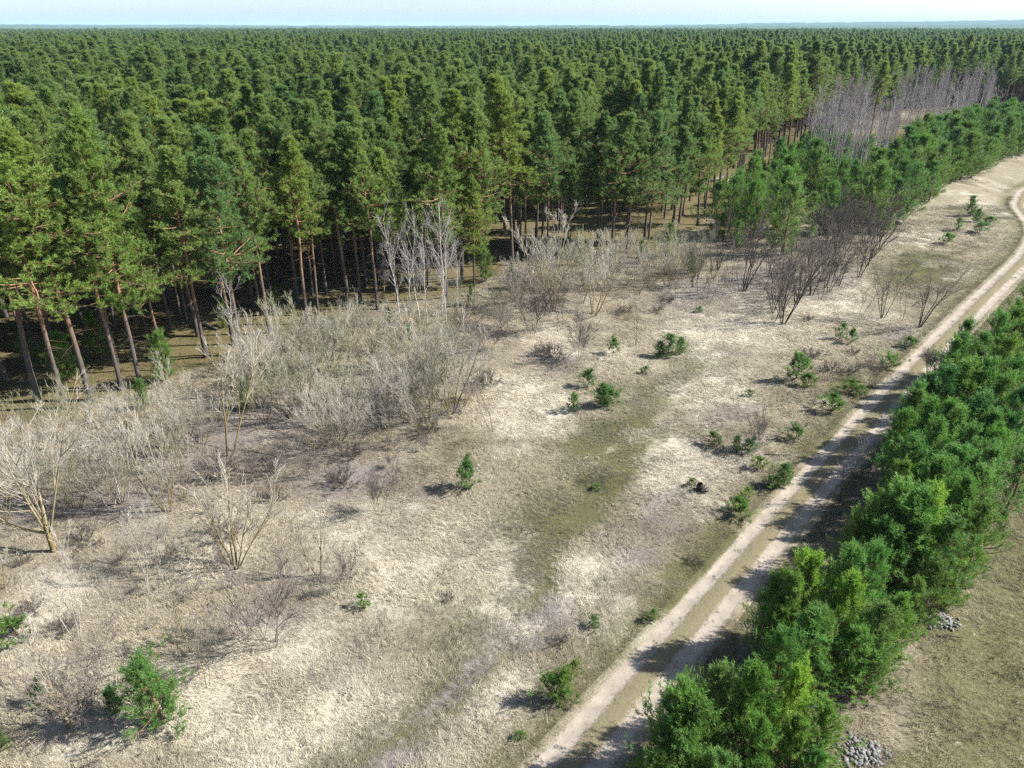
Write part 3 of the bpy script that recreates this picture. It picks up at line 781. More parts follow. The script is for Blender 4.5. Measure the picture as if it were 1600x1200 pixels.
scatter('pine_forest', far, [M_pine_bark, M_needle], np.c_[pts[:, :2], np.zeros(n)], np.c_[np.zeros((n, 2)), rng.uniform(0, 2 * PI, n)],
        np.c_[pts[:, 2], pts[:, 2], rng.uniform(.78, 1.1, n) * (.82 + .36 * fbm(pts[:, 0], pts[:, 1], 160, 78, 3))], rng.integers(0, 3, n), np.ones((n, 3)), 'pine forest stretching back to the skyline', 'forest')
print('forest points', len(rest), n, 'individual pines', len(indiv))

# ------------------------------------------------------------------ wording of labels: kind + what it stands beside
MARKS = [(85, 860, 'the big lichen-yellow willow'), (365, 880, 'the fan-shaped bare bush'), (255, 1120, 'the lone foreground pine'), (497, 893, 'the lichen-footed sapling'),
         (590, 798, 'the small dark bare bush'), (740, 760, 'the two-tufted pine sapling'), (840, 640, 'the whitest straw patch'), (945, 632, 'the round bright green pine bush'),
         (1043, 553, 'the broad pine clump'), (865, 555, 'the brown twig mound'), (1237, 592, 'the leaning bright sapling'), (1097, 768, 'the charred stump'), (1160, 708, 'the dark mixed pine bush'),
         (880, 1090, 'the yellow-green bush by the track'), (800, 960, 'the grey litter patch'), (1163, 450, 'the tallest dark bare tree'), (1385, 498, 'the twin dark tree clumps'), (1515, 335, 'the isolated far pine'),
         (650, 500, 'the white birches'), (510, 650, 'the grey willow thicket'), (862, 485, 'the lichen-gold centre willow'), (925, 490, 'the amber-footed willow')]
used_labels = set()
def lab(desc, px, py, force=None):
    ms = sorted(MARKS, key=lambda m: (m[0] - px) ** 2 + 2.2 * (m[1] - py) ** 2)
    for m in ms[:9]:
        dx, dy = px - m[0], py - m[1]
        if abs(dx) + abs(dy) < 6: continue
        d = math.hypot(dx, dy)
        if abs(dx) > 1.6 * abs(dy): rel = ('right of ' if dx > 0 else 'left of ')
        elif abs(dy) > 1.6 * abs(dx): rel = ('in front of ' if dy > 0 else 'behind ')
        else: rel = ('front right of ' if dx > 0 else 'front left of ') if dy > 0 else ('back right of ' if dx > 0 else 'back left of ')
        near = 'just ' if d < 55 else ('well ' if d > 170 else '')
        t = '%s %s%s%s' % (desc, near, rel, m[2])
        if t not in used_labels and len(t.split()) <= 16:
            used_labels.add(t); return t
    return '%s %s%s%s' % (desc, near, rel, m[2])
def two(cls, builder, mats, seeds, **kw):
    out = []
    for s in seeds:
        S, T = builder(s, **kw); out.append((kw['Ht'], make_mesh(cls + '_stems', S.arrays(), [mats[0]]), make_mesh(cls + '_twigs', T.arrays(), [mats[1]])))
    return out
# kinds of leafless growth
WILLOW = two('willow', bare_shrub, (M_willow, M_twig), range(500, 505), Ht=4.6, stems=7, lean=.6, c1=7, c2=6, c3=4, ang=.40, up=.45)
GREENW = two('willow', bare_shrub, (M_willow, M_greentwig), range(510, 513), Ht=4.2, stems=8, lean=.5, c1=7, c2=6, c3=4, ang=.40, up=.6)
LICHEN = two('willow', bare_shrub, (M_lichen, M_twig), range(520, 523), Ht=5.0, stems=5, lean=.5, c1=8, c2=6, c3=4, up=.6, r0=.034)
FANTREE = two('tree', bare_shrub, (M_lichen, M_twig), (530, 531), Ht=7.0, stems=6, lean=.7, c1=10, c2=6, c3=4, up=.5, r0=.062, ang=.6, t0=.12, bole=1.3)
ALDER = two('tree', bare_shrub, (M_alder, M_alder), range(540, 544), Ht=5.5, stems=4, lean=.33, c1=8, c2=4, c3=2, up=.4, r0=.055, ang=.42, t0=.3, twig=.008)
THINALDER = two('tree', bare_shrub, (M_alder, M_purple), range(550, 553), Ht=4.0, stems=2, lean=.3, c1=8, c2=4, c3=2, up=.3, r0=.035, t0=.25)
DARKBUSH = two('bush', bare_shrub, (M_alder, M_alder), range(560, 562), Ht=4.5, stems=11, lean=.6, c1=7, c2=5, c3=3, up=.2, r0=.035, ang=.7)
PURPLE = two('shrub', bare_shrub, (M_purple, M_purple), range(570, 573), Ht=2.6, stems=7, lean=.5, c1=9, c2=7, c3=4, up=.4, r0=.011, twig=.005)
LOWTWIG = two('shrub', bare_shrub, (M_purple, M_purple), range(580, 582), Ht=1.1, stems=16, lean=.9, c1=7, c2=6, c3=3, up=.3, r0=.010, twig=.006)
SAPLING = two('sapling', bare_shrub, (M_lichen, M_twig), range(590, 594), Ht=4.0, stems=2, lean=.22, c1=9, c2=5, c3=3, up=.5, r0=.036, t0=.25)
PALESAP = two('sapling', bare_shrub, (M_palebirch, M_twig), range(600, 603), Ht=4.0, stems=3, lean=.3, c1=8, c2=5, c3=3, up=.4, r0=.024, t0=.25)
FANBUSH = two('bush', bare_shrub, (M_willow, M_twig), (610,), Ht=3.4, stems=6, lean=.5, c1=7, c2=5, c3=3, up=.2, r0=.035)
BIRCH = []
for s in range(6):
    S, T = birch(620 + s, 10., 24, 5, 3, .06, .007, .0, .3, .22, .5); BIRCH.append((10., make_mesh('birch_stem', S.arrays(), [M_standbirch if s < 5 else M_birch]), make_mesh('birch_twigs', T.arrays(), [M_birchtwig])))
WBIRCH = []
for s in range(4):
    S, T = birch(640 + s, 8.5, 22, 6, 4, .05, .008, -.1, .28, .36, .75); WBIRCH.append((8.5, make_mesh('birch_stem', S.arrays(), [M_birch]), make_mesh('birch_twigs', T.arrays(), [M_palebirch])))

def plant(name, lib, k, px, py, ptop, label, cat, group, stemname, twigname='twigs', h=None, rz=None, tilt=(0, 0), tint=None, wide=1.):
    x, y = at(px, py); Ht, a, b = lib[k % len(lib)]
    hh = height_of(px, py, ptop) if h is None else h
    s = hh / Ht
    return put(name, ((stemname, a), (twigname, b)), x, y, rng.uniform(0, 2 * PI) if rz is None else rz, (s * wide, s * wide, s), label, cat, group, tint, tilt)

# ---- leafless growth placed one by one: (kind, photo pixel of the foot, row of the tip, wording, tilt about y)
G_SAP = 'bare saplings scattered over the foreground straw'
single = [
    (FANTREE, 0, 85, 862, 640, 'big spreading willow crusted with yellow lichen at the left side', 'willow_tree', 'tree', -.05, 1.0),
    (LICHEN, 0, 8, 920, 862, 'low broken bush with yellow lichen cut by the left picture edge', 'willow_shrub', 'shrub', 0, 1.4),
    (PALESAP, 0, 172, 792, 668, 'pale grey willow sapling with forked top between lichen willows', 'bare_sapling', 'sapling', 0, 1),
    (PALESAP, 1, 192, 782, 650, 'straight pale grey sapling behind the big lichen willow', 'bare_sapling', 'sapling', 0, 1),
    (LICHEN, 1, 262, 798, 640, 'slender willow with bright yellow lichen halfway up', 'willow_shrub', 'shrub', 0, .8),
    (PALESAP, 2, 250, 885, 795, 'thin double-stemmed whitish sapling on open straw', 'bare_sapling', 'sapling', 0, .8),
    (PALESAP, 0, 233, 915, 800, 'whitish sapling leaning left in front of the thin double sapling', 'bare_sapling', 'sapling', -.35, .8),
    (FANBUSH, 0, 366, 883, 750, 'fan-shaped bare bush of grey stems on pale straw', 'bare_bush', 'bush', 0, 1),
    (SAPLING, 0, 497, 894, 765, 'bare sapling with orange lichen round its foot', 'bare_sapling', 'sapling', -.03, .8),
    (PALESAP, 1, 121, 999, 880, 'thin whitish sapling leaning left below the big lichen willow', 'bare_sapling', 'sapling', -.25, .8),
    (SAPLING, 1, 297, 1020, 885, 'tall thin sapling with orange-lichened lower stem', 'bare_sapling', 'sapling', -.1, .8),
    (PURPLE, 0, 423, 1006, 895, 'fine-twigged purplish bush casting a soft grey shadow', 'twiggy_shrub', 'shrub', 0, 1.1),
    (SAPLING, 2, 326, 1072, 985, 'short lichened sapling beside the lone foreground pine', 'bare_sapling', 'sapling', -.15, .8),
    (SAPLING, 3, 110, 1142, 1000, 'orange-stemmed forked sapling at the lower left', 'bare_sapling', 'sapling', -.08, 1.1),
    (PURPLE, 1, 130, 1120, 1040, 'tangled grey shrub beside the forked orange sapling', 'twiggy_shrub', 'shrub', 0, 1.6),
    (PURPLE, 1, 592, 800, 735, 'small dark bare bush below the willow thicket', 'twiggy_shrub', 'shrub', 0, .9),
    (PURPLE, 2, 541, 912, 862, 'small grey bare shrub right of the lichen-footed sapling', 'twiggy_shrub', 'shrub', 0, .8),
    (THINALDER, 0, 768, 676, 612, 'little dark sapling leaning right beside the whitest straw', 'bare_sapling', 'sapling', .3, .8),
    (THINALDER, 1, 993, 540, 480, 'little dark sapling leaning right behind the pine sapling', 'bare_sapling', 'sapling', .25, .8),
    (PURPLE, 0, 905, 562, 500, 'pale purplish twig bush beside the brown mound', 'twiggy_shrub', 'shrub', 0, .9),
    (SAPLING, 1, 358, 708, 520, 'forked pale tree with lichened foot behind the left willow scrub', 'bare_tree', 'tree', -.12, 1.1),
    (LICHEN, 2, 705, 645, 505, 'golden-lichened willow at the right end of the grey thicket', 'willow_shrub', 'shrub', .08, 1.2),
    (PURPLE, 1, 832, 520, 430, 'purplish fine-twigged bush before the centre willows', 'twiggy_shrub', 'shrub', 0, 1.1),
    (LICHEN, 0, 864, 486, 350, 'lichen-gold willow leaning right in the centre scrub', 'willow_shrub', 'shrub', .12, 1.1),
    (LICHEN, 1, 928, 492, 385, 'amber-footed willow standing at the straw edge', 'willow_shrub', 'shrub', .1, 1.1),
    (THINALDER, 2, 878, 516, 440, 'dark sapling leaning right in front of the gold willows', 'bare_sapling', 'sapling', .25, .8),
    (PURPLE, 2, 762, 547, 488, 'grey twig bush in front of the willow thicket end', 'twiggy_shrub', 'shrub', 0, 1.2),
    (PURPLE, 0, 1180, 705, 655, 'thin grey twig bush rising behind the dark mixed pine', 'twiggy_shrub', 'shrub', 0, .7),
    (ALDER, 0, 1163, 451, 325, 'tallest dark bare tree with forked stem in the purple litter', 'bare_tree', 'tree', .06, .8),
    (ALDER, 1, 1122, 420, 330, 'slim dark bare tree left of the tallest forked one', 'bare_tree', 'tree', 0, .6),
    (ALDER, 2, 1378, 499, 418, 'left of the twin dark bare clumps beside the track', 'bare_tree', 'tree', .05, .9),
    (ALDER, 3, 1437, 511, 420, 'right of the twin dark bare clumps nearest the track', 'bare_tree', 'tree', .12, .9),
    (THINALDER, 0, 1408, 502, 455, 'thin dark sapling between the twin bare clumps', 'bare_sapling', 'sapling', .1, .8),
    (THINALDER, 1, 1342, 500, 450, 'thin dark sapling left of the twin bare clumps', 'bare_sapling', 'sapling', .1, .8),
    (THINALDER, 2, 1208, 502, 420, 'front dark bare stem of the grove, at the straw edge', 'bare_tree', 'tree', .05, .9),
    (ALDER, 2, 1224, 505, 400, 'foremost spreading bare tree of the dark grove', 'bare_tree', 'tree', .1, 1.),
    (PURPLE, 1, 1452, 590, 545, 'bare purple bush hanging over the right wheel rut', 'twiggy_shrub', 'shrub', 0, 1.3),
    (THINALDER, 0, 1313, 785, 700, 'thin dark sapling in the shade right of the track', 'bare_sapling', 'sapling', 0, .8),
    (PURPLE, 2, 1360, 600, 560, 'grey twig bush at the left verge of the track', 'twiggy_shrub', 'shrub', 0, .8),
]
for lib, k, px, py, ptop, label, name, cat, tl, wide in single:
    st = 'stem' if name.endswith('sapling') else 'stems'
    plant(name, lib, k, px, py, ptop, label, cat, None, st, tilt=(0, tl), wide=wide)
    used_labels.add(label)
for px, py, ptop, k, label in ((625, 498, 335, 0, 'leftmost white birch, leaning slightly left'), (656, 502, 350, 1, 'second white birch from the left, thin and grey'), (668, 508, 365, 2, 'third white birch from the left, in front of the orange pine trunk'),
                               (690, 492, 322, 3, 'tallest white birch with silvery twigs'), (697, 505, 372, 1, 'short white birch right of the tallest one'), (642, 478, 375, 2, 'thin pale birch between the first two white birches'),
                               (716, 486, 385, 0, 'rightmost white birch by the short full pine'), (602, 470, 390, 3, 'faint thin birch left of the white group'), (380, 572, 450, 1, 'thin birch whose foot hides the leaning pine trunk'),):
    plant('birch_tree', WBIRCH, k, px, py, ptop, label, 'birch', 'white birches at the forest front', 'stem', 'branches', wide=.9)

# ---- the willow thicket and the scrub along the forest front
def poly_fill(poly, d, n, jitter_seed=0, keep=None):
    """n spots inside a pixel polygon, at least d metres apart on the ground"""
    P = np.array([at(*p) for p in poly]); rg = np.random.default_rng(jitter_seed)
    lo = P.min(0); hi = P.max(0); out = list(keep or []); k0 = len(out); tries = 0
    while len(out) - k0 < n and tries < n * 60:
        tries += 1
        q = rg.uniform(lo, hi); ins = False; j = len(P) - 1
        for i in range(len(P)):
            if (P[i, 1] > q[1]) != (P[j, 1] > q[1]) and q[0] < (P[j, 0] - P[i, 0]) * (q[1] - P[i, 1]) / (P[j, 1] - P[i, 1]) + P[i, 0]: ins = not ins
            j = i
        if ins and all((q[0] - o[0]) ** 2 + (q[1] - o[1]) ** 2 > d * d for o in out): out.append(q)
    return out[k0:]
ORD = 'first second third fourth fifth sixth seventh eighth ninth tenth eleventh twelfth thirteenth fourteenth fifteenth sixteenth seventeenth eighteenth nineteenth twentieth'.split() + ['twenty-' + o for o in 'first second third fourth fifth sixth seventh eighth ninth'.split()] + ['thirtieth'] + ['thirty-' + o for o in 'first second third fourth fifth sixth seventh eighth ninth'.split()]
def ranks(pts_, phrase, gap=16):
    """wording for the members nothing stands in front of, counted from the left"""
    Q = [project(q[0], q[1], 0) for q in pts_]
    front = [i for i, a in enumerate(Q) if not any(abs(b[0] - a[0]) < gap and b[1] > a[1] + .5 for b in Q)]
    front = sorted(front, key=lambda i: Q[i][0])[:39]
    return {i: '%s from the left in the front rank of %s' % (ORD[k], phrase) for k, i in enumerate(front)}
def fill(name, libs, poly, d, n, seed, hr, labels, cat, group, stem='stems', twigs='twigs', wide=1., tilt=.06, rank=None):
    spots_ = sorted(poly_fill(poly, d, n, seed), key=lambda q: q[1]); words = ranks(spots_, rank) if rank else {}
    for i, (x, y) in enumerate(spots_):
        lib = libs[int(rng.integers(0, len(libs)))]; Ht, a, b = lib[int(rng.integers(0, len(lib)))]
        s = rng.uniform(*hr) / Ht; px, py = project(x, y, 0)
        l = words.get(i, labels)
        put(name, ((stem, a), (twigs, b)), x, y, rng.uniform(0, 6.28), (s * wide, s * wide, s), l, cat, group, None, (rng.normal(0, tilt), rng.normal(.05, tilt)))
fill('willow_shrub', [WILLOW, WILLOW, GREENW], [(365, 640), (380, 600), (430, 560), (560, 545), (680, 560), (740, 600), (720, 650), (640, 700), (540, 715), (450, 700)], 1.5, 40, 1, (3.6, 5.4),
     'bare grey willow in the big thicket before the orange pine trunks', 'shrub', 'willows of the big grey thicket', rank='the big grey willow thicket')
fill('willow_shrub', [WILLOW, LICHEN, GREENW, WILLOW], [(0, 720), (90, 690), (210, 660), (320, 640), (330, 720), (290, 790), (200, 800), (110, 800), (0, 830)], 2.0, 22, 2, (3.0, 4.6),
     'pale lichened willow in the scrub at the far left', 'shrub', 'willows of the left scrub', rank='the far left willow scrub')
fill('willow_shrub', [GREENW, WILLOW], [(330, 600), (420, 545), (560, 500), (720, 485), (790, 470), (790, 520), (700, 545), (560, 545), (400, 600)], 2.4, 16, 3, (2.0, 3.4),
     'greenish bare willow along the forest foot behind the thicket', 'shrub', 'willows along the forest foot', rank='the greenish willows behind the grey thicket')
fill('willow_shrub', [LICHEN, WILLOW, GREENW], [(780, 470), (830, 440), (960, 425), (1080, 405), (1110, 425), (1040, 450), (960, 470), (880, 480), (800, 500)], 1.9, 30, 4, (3.4, 5.4),
     'bare willow with amber lower stems in the centre scrub', 'shrub', 'willows of the centre scrub', rank='the centre willow scrub')
fill('bare_tree', [ALDER, THINALDER, THINALDER], [(1040, 450), (1080, 415), (1180, 395), (1230, 420), (1200, 455), (1150, 470), (1060, 478)], 1.6, 26, 5, (2.6, 5.0),
     'thin dark bare tree on the purple litter left of the grove', 'tree', 'thin bare trees on the purple litter', rank='the thin trees on purple litter')
fill('bare_tree', [ALDER, THINALDER], [(1195, 490), (1210, 440), (1270, 400), (1320, 370), (1375, 362), (1380, 390), (1335, 440), (1270, 480), (1230, 505)], 1.6, 50, 6, (3.6, 6.0),
     'dark bare tree in the dense dark grove', 'tree', 'bare trees of the dark grove', tilt=.1, rank='the dark bare grove')
fill('bare_bush', [DARKBUSH], [(1270, 390), (1290, 355), (1340, 335), (1385, 350), (1375, 375), (1300, 400)], 3.0, 7, 7, (4.5, 6.5),
     'tangled dark bare bush against the young pines', 'bush', 'tangled dark bushes against the young pines', rank='the tangled dark bushes')
fill('twiggy_shrub', [PURPLE, LOWTWIG], [(330, 740), (450, 720), (600, 700), (740, 610), (790, 560), (700, 690), (560, 760), (420, 800)], 2.4, 16, 8, (.8, 1.8),
     'low purplish brush in front of the willow thicket', 'shrub', 'low brush before the willow thicket')
fill('twiggy_shrub', [PURPLE, LOWTWIG], [(0, 860), (200, 830), (330, 800), (380, 900), (300, 1000), (60, 1000)], 2.6, 16, 9, (.5, 1.3),
     'low fine brush in the straw below the big lichen willow', 'shrub', 'low brush below the lichen willow')
for px, py, r, label in ((868, 562, 1.2, 'brown twig mound in the centre of the straw'), (850, 552, .9, 'smaller twig mound left of the brown one'), (1270, 560, 1.0, 'round grey-brown twig mound behind the leaning sapling'),
                         (1026, 486, .8, 'reddish-brown twig mound left of the moss'), (1042, 470, .8, 'dark twig tuft beside the amber-footed willow'), (1333, 552, .6, 'small brown twig tuft near the track'),
                         (1300, 582, .9, 'wide brown twig mound among the verge pines'), (1322, 585, .8, 'dark brown twig mound near the left rut'), (975, 488, .8, 'faint brown twig mound on pale straw'),
                         (875, 1003, .45, 'dark grass tussock right of the grey litter'), (700, 932, .4, 'little dark twig tuft on bare straw'), (1345, 575, .5, 'twig tuft between the verge bushes'), (1085, 880, .5, 'dry twig tuft above the left rut'), (1260, 500, .6, 'twig tuft at the foot of the grove')):
    plant('twiggy_shrub', LOWTWIG, int(rng.integers(0, 2)), px, py, 0, label, 'shrub', 'low twig mounds on the straw', 'stems', h=r, wide=1.25)

# ---- the purple birch stand
fill('birch_tree', [BIRCH], [(1252, 262), (1262, 222), (1330, 192), (1440, 178), (1500, 170), (1545, 168), (1540, 192), (1490, 212), (1440, 240), (1390, 272), (1335, 312), (1268, 300)], 1.9, 270, 10, (10.5, 16.0),
     'slender leafless birch with purplish twigs in the birch stand', 'birch', 'birches of the purple stand', 'stem', 'branches', wide=.85, tilt=.03, rank='the purple birch stand')
for px, py, ptop, label in ((1487, 236, 140, 'big silver birch rising out of the young pines'), (1268, 240, 150, 'white-stemmed birch at the left end of the purple stand'), (1325, 262, 160, 'white leaning birch in front of the purple stand'), (1545, 205, 140, 'pale birch near the right end of the young pines')):
    plant('birch_tree', WBIRCH, int(rng.integers(0, 4)), px, py, ptop, label, 'birch', None, 'stem', 'branches', wide=1.2)

# ---- young pines: the stand at the far right and under the forest corner
def young(x, y, h, label, group, tint, wide=1., cat='young pine', k=None):
    Ht, a, b = YOUNG[int(rng.integers(0, len(YOUNG))) if k is None else k]; s = h / Ht
    return put('young_pine', (('trunk', a), ('crown', b)), x, y, rng.uniform(0, 6.28), (s * wide, s * wide, s), label, cat, group, tint, (rng.normal(0, .03), rng.normal(0, .03)))
def ytint():
    return tuple(np.array([1, 1, 1.]) * rng.uniform(.82, 1.05) * np.array([rng.uniform(.95, 1.3), 1, rng.uniform(.7, 1.15)]))
stand = sorted(poly_fill([(1352, 374), (1390, 355), (1440, 322), (1490, 291), (1545, 266), (1605, 238), (1660, 222), (1660, 192), (1590, 196), (1510, 214), (1455, 236), (1400, 268), (1352, 312), (1340, 345)], 3.5, 300, 11),
               key=lambda q: q[1] - .84 * q[0])
wd = ranks(stand[:125], 'the dense young pine stand')
for i, (x, y) in enumerate(stand[:125]):
    young(x, y, rng.uniform(5.6, 9.6), wd.get(i, 'dark green young pine in the dense stand beside the far track'), 'young pines of the far stand', tuple(np.array(ytint()) * (.86, .86, .88)), rng.uniform(1.2, 1.6))
corner = sorted(poly_fill([(1110, 376), (1165, 335), (1215, 305), (1262, 300), (1325, 318), (1345, 345), (1335, 360), (1290, 374), (1240, 398), (1170, 392)], 4.3, 46, 12), key=lambda q: q[1])
wd = ranks(corner[:62], 'the young pines at the forest corner')
for i, (x, y) in enumerate(corner[:62]):
    young(x, y, rng.choice([2.5, 3.5, 5., 6.5, 8.5]) * rng.uniform(.85, 1.15), wd.get(i, 'mid-green young pine under the forest corner behind the bare trees'), 'young pines under the forest corner', tuple(np.array(ytint()) * (.92, .90, .88)), rng.uniform(1.0, 1.4))
under = poly_fill([(1150, 306), (1215, 262), (1262, 236), (1300, 232), (1390, 268), (1335, 318), (1262, 302), (1215, 308), (1140, 358)], 3.4, 64, 13)
REST_YOUNG = np.array(stand[125:] + corner[62:] + under)
for px, py, h, label in ((760, 440, 4.2, 'bushy young pine right under the short full pine'), (800, 452, 2.6, 'small bright young pine left of the centre willows'), (610, 505, 2.0, 'low green pine bush left of the white birches'), (560, 500, 1.8, 'low green pine bush behind the grey thicket'),
                         (735, 478, 2.2, 'fuzzy green bush right of the white birches'), (385, 640, 2.6, 'dark green young pine half hidden in the thicket'), (225, 640, 2.4, 'little green pine at the foot of the thick orange trunk'), (260, 600, 4.4, 'round young pine right of the thick orange trunk'),
                         (110, 600, 4.5, 'young pine with bright boughs between the corner trunks'), (50, 575, 3.4, 'young pine behind the doubled trunks'), (160, 560, 4.6, 'feathery young pine left of the thick orange trunk'), (350, 510, 3.0, 'little young pine behind the leaning orange trunk'), (430, 480, 2.4, 'shade-grown young pine on the open forest floor'),
                         (1080, 425, 3.2, 'young pine peeping through the thin bare trees'), (1000, 410, 3.0, 'young pine left of the reddish trunk'), (1040, 400, 4.4, 'light green young pine behind the centre scrub'), (905, 415, 3.0, 'dark young pine behind the gold willows'), (510, 520, 1.6, 'knee-high green pine tuft behind the thicket'), (640, 530, 1.6, 'knee-high pine tuft before the white birches'), (470, 545, 2.2, 'small green pine rising out of the grey thicket')):
    x, y = at(px, py); young(x, y, h, label, 'young pines at the forest foot', ytint(), 1.1)

# ---- the row of young pines right of the track (photo pixel of each tip, height)
ROW = [(1067, 1083, 5.2), (1095, 1092, 5.0), (1019, 1108, 4.3), (1185, 1040, 5.6), (1133, 1052, 5.2), (1235, 1004, 5.6), (1247, 1050, 5.0, 'y'), (1292, 1112, 4.4), (1079, 1150, 4.4), (1190, 1130, 4.8), (990, 1160, 3.6), (1250, 1140, 4.2), (1120, 1180, 4.2), (1040, 1190, 3.6), (1200, 1195, 3.6), (1280, 1185, 3.4),
       (1315, 858, 6.0), (1273, 882, 5.6, 'y'), (1373, 864, 5.8), (1334, 915, 5.2, 'y'), (1248, 905, 5.2), (1212, 912, 4.4), (1381, 951, 4.4), (1407, 935, 4.2), (1290, 960, 4.8), (1345, 985, 3.8), (1262, 965, 4.6), (1225, 955, 4.0), (1375, 1010, 3.0),
       (1410, 768, 6.2), (1432, 772, 6.0), (1474, 766, 6.2, 'y'), (1378, 782, 5.4), (1346, 810, 4.6), (1440, 820, 5.0), (1490, 815, 5.0), (1526, 842, 3.6), (1400, 830, 4.8), (1465, 880, 3.8), (1360, 850, 4.2), (1500, 880, 3.0), (1440, 905, 3.4),
       (1464, 722, 6.0), (1496, 704, 6.2), (1414, 734, 5.0), (1430, 698, 5.6), (1550, 700, 5.2), (1540, 735, 4.8), (1536, 786, 4.2), (1510, 752, 5.2), (1574, 800, 1.8),
       (1466, 668, 6.0), (1493, 640, 6.2), (1525, 622, 6.4), (1454, 638, 5.8), (1418, 645, 4.8), (1558, 648, 6.0), (1421, 618, 5.2), (1441, 605, 5.6), (1520, 672, 5.8), (1552, 668, 5.6),
       (1480, 584, 6.0), (1460, 590, 5.4), (1516, 570, 6.2), (1551, 574, 6.2), (1576, 592, 6.0), (1590, 560, 6.2), (1537, 552, 6.0), (1465, 550, 4.6), (1485, 536, 5.4), (1524, 508, 5.8), (1564, 492, 6.2), (1593, 482, 6.4), (1545, 525, 6.0), (1580, 528, 6.2), (1505, 528, 5.4), (1600, 610, 5.8), (1592, 655, 5.2), (1606, 700, 4.8), (1612, 460, 6.2), (1625, 500, 6.0), (1640, 440, 6.2), (1660, 470, 6.0)]
n = len(REST_YOUNG); sy = np.where(np.arange(n) >= n - len(under), rng.uniform(.5, 1.25, n), rng.uniform(1.0, 1.7, n))
YARR = []
for k_ in range(3):
    W, C = bushy_pine(205 + k_ * 3, 5.6, .03, 1.8); YARR.append(joined([W.arrays(), C.arrays()], [0, 1]))
scatter('young_pine_thicket', YARR, [M_young_bark, M_needle_y], np.c_[REST_YOUNG, np.full(n, -.1)], np.c_[np.zeros((n, 2)), rng.uniform(0, 6.28, n)], np.c_[sy * 1.3, sy * 1.3, sy], rng.integers(0, 3, n), np.ones((n, 3)),
        'young pines farther back in the dense far stand', 'young pines').color = (.90, .90, .90, 1)
info = []
for q in ROW:
    px, py, h = q[:3]; x, y = at(px, py, h); rsd = float(road_side([x], [y])[0])
    if rsd < 3.4:                      # keep feet off the wheel track
        c = ACROSS * (3.4 - rsd + rng.uniform(0, .5)); x += c[0]; y += c[1]; rsd = 3.5
    info.append([x, y, h, rsd, len(q) > 3, 0, ''])
ORD = 'first second third fourth fifth sixth seventh eighth ninth tenth eleventh twelfth thirteenth fourteenth fifteenth sixteenth seventeenth eighteenth nineteenth twentieth'.split() + ['twenty-' + o for o in 'first second third fourth fifth sixth seventh eighth ninth'.split()] + ['thirtieth'] + ['thirty-' + o for o in 'first second third fourth fifth sixth seventh eighth ninth'.split()]
for lane, (a, b, word) in enumerate(((-9, 5.2, 'on the track side'), (5.2, 7.6, 'in the middle'), (7.6, 99, 'on the field side'))):
    L = sorted([r for r in info if a <= r[3] < b], key=lambda r: r[1])
    for i, r in enumerate(L):
        r[6] = '%s%s young pine from the near end %s of the roadside row' % (ORD[i], ' yellow-tipped' if r[4] else '', word)
for x, y, h, rsd, yel, _, label in info:
    t = (1.65, 1.32, .85) if yel else ytint()
    young(x, y, h, label, 'young pines of the roadside row', t, rng.uniform(.9, 1.3))

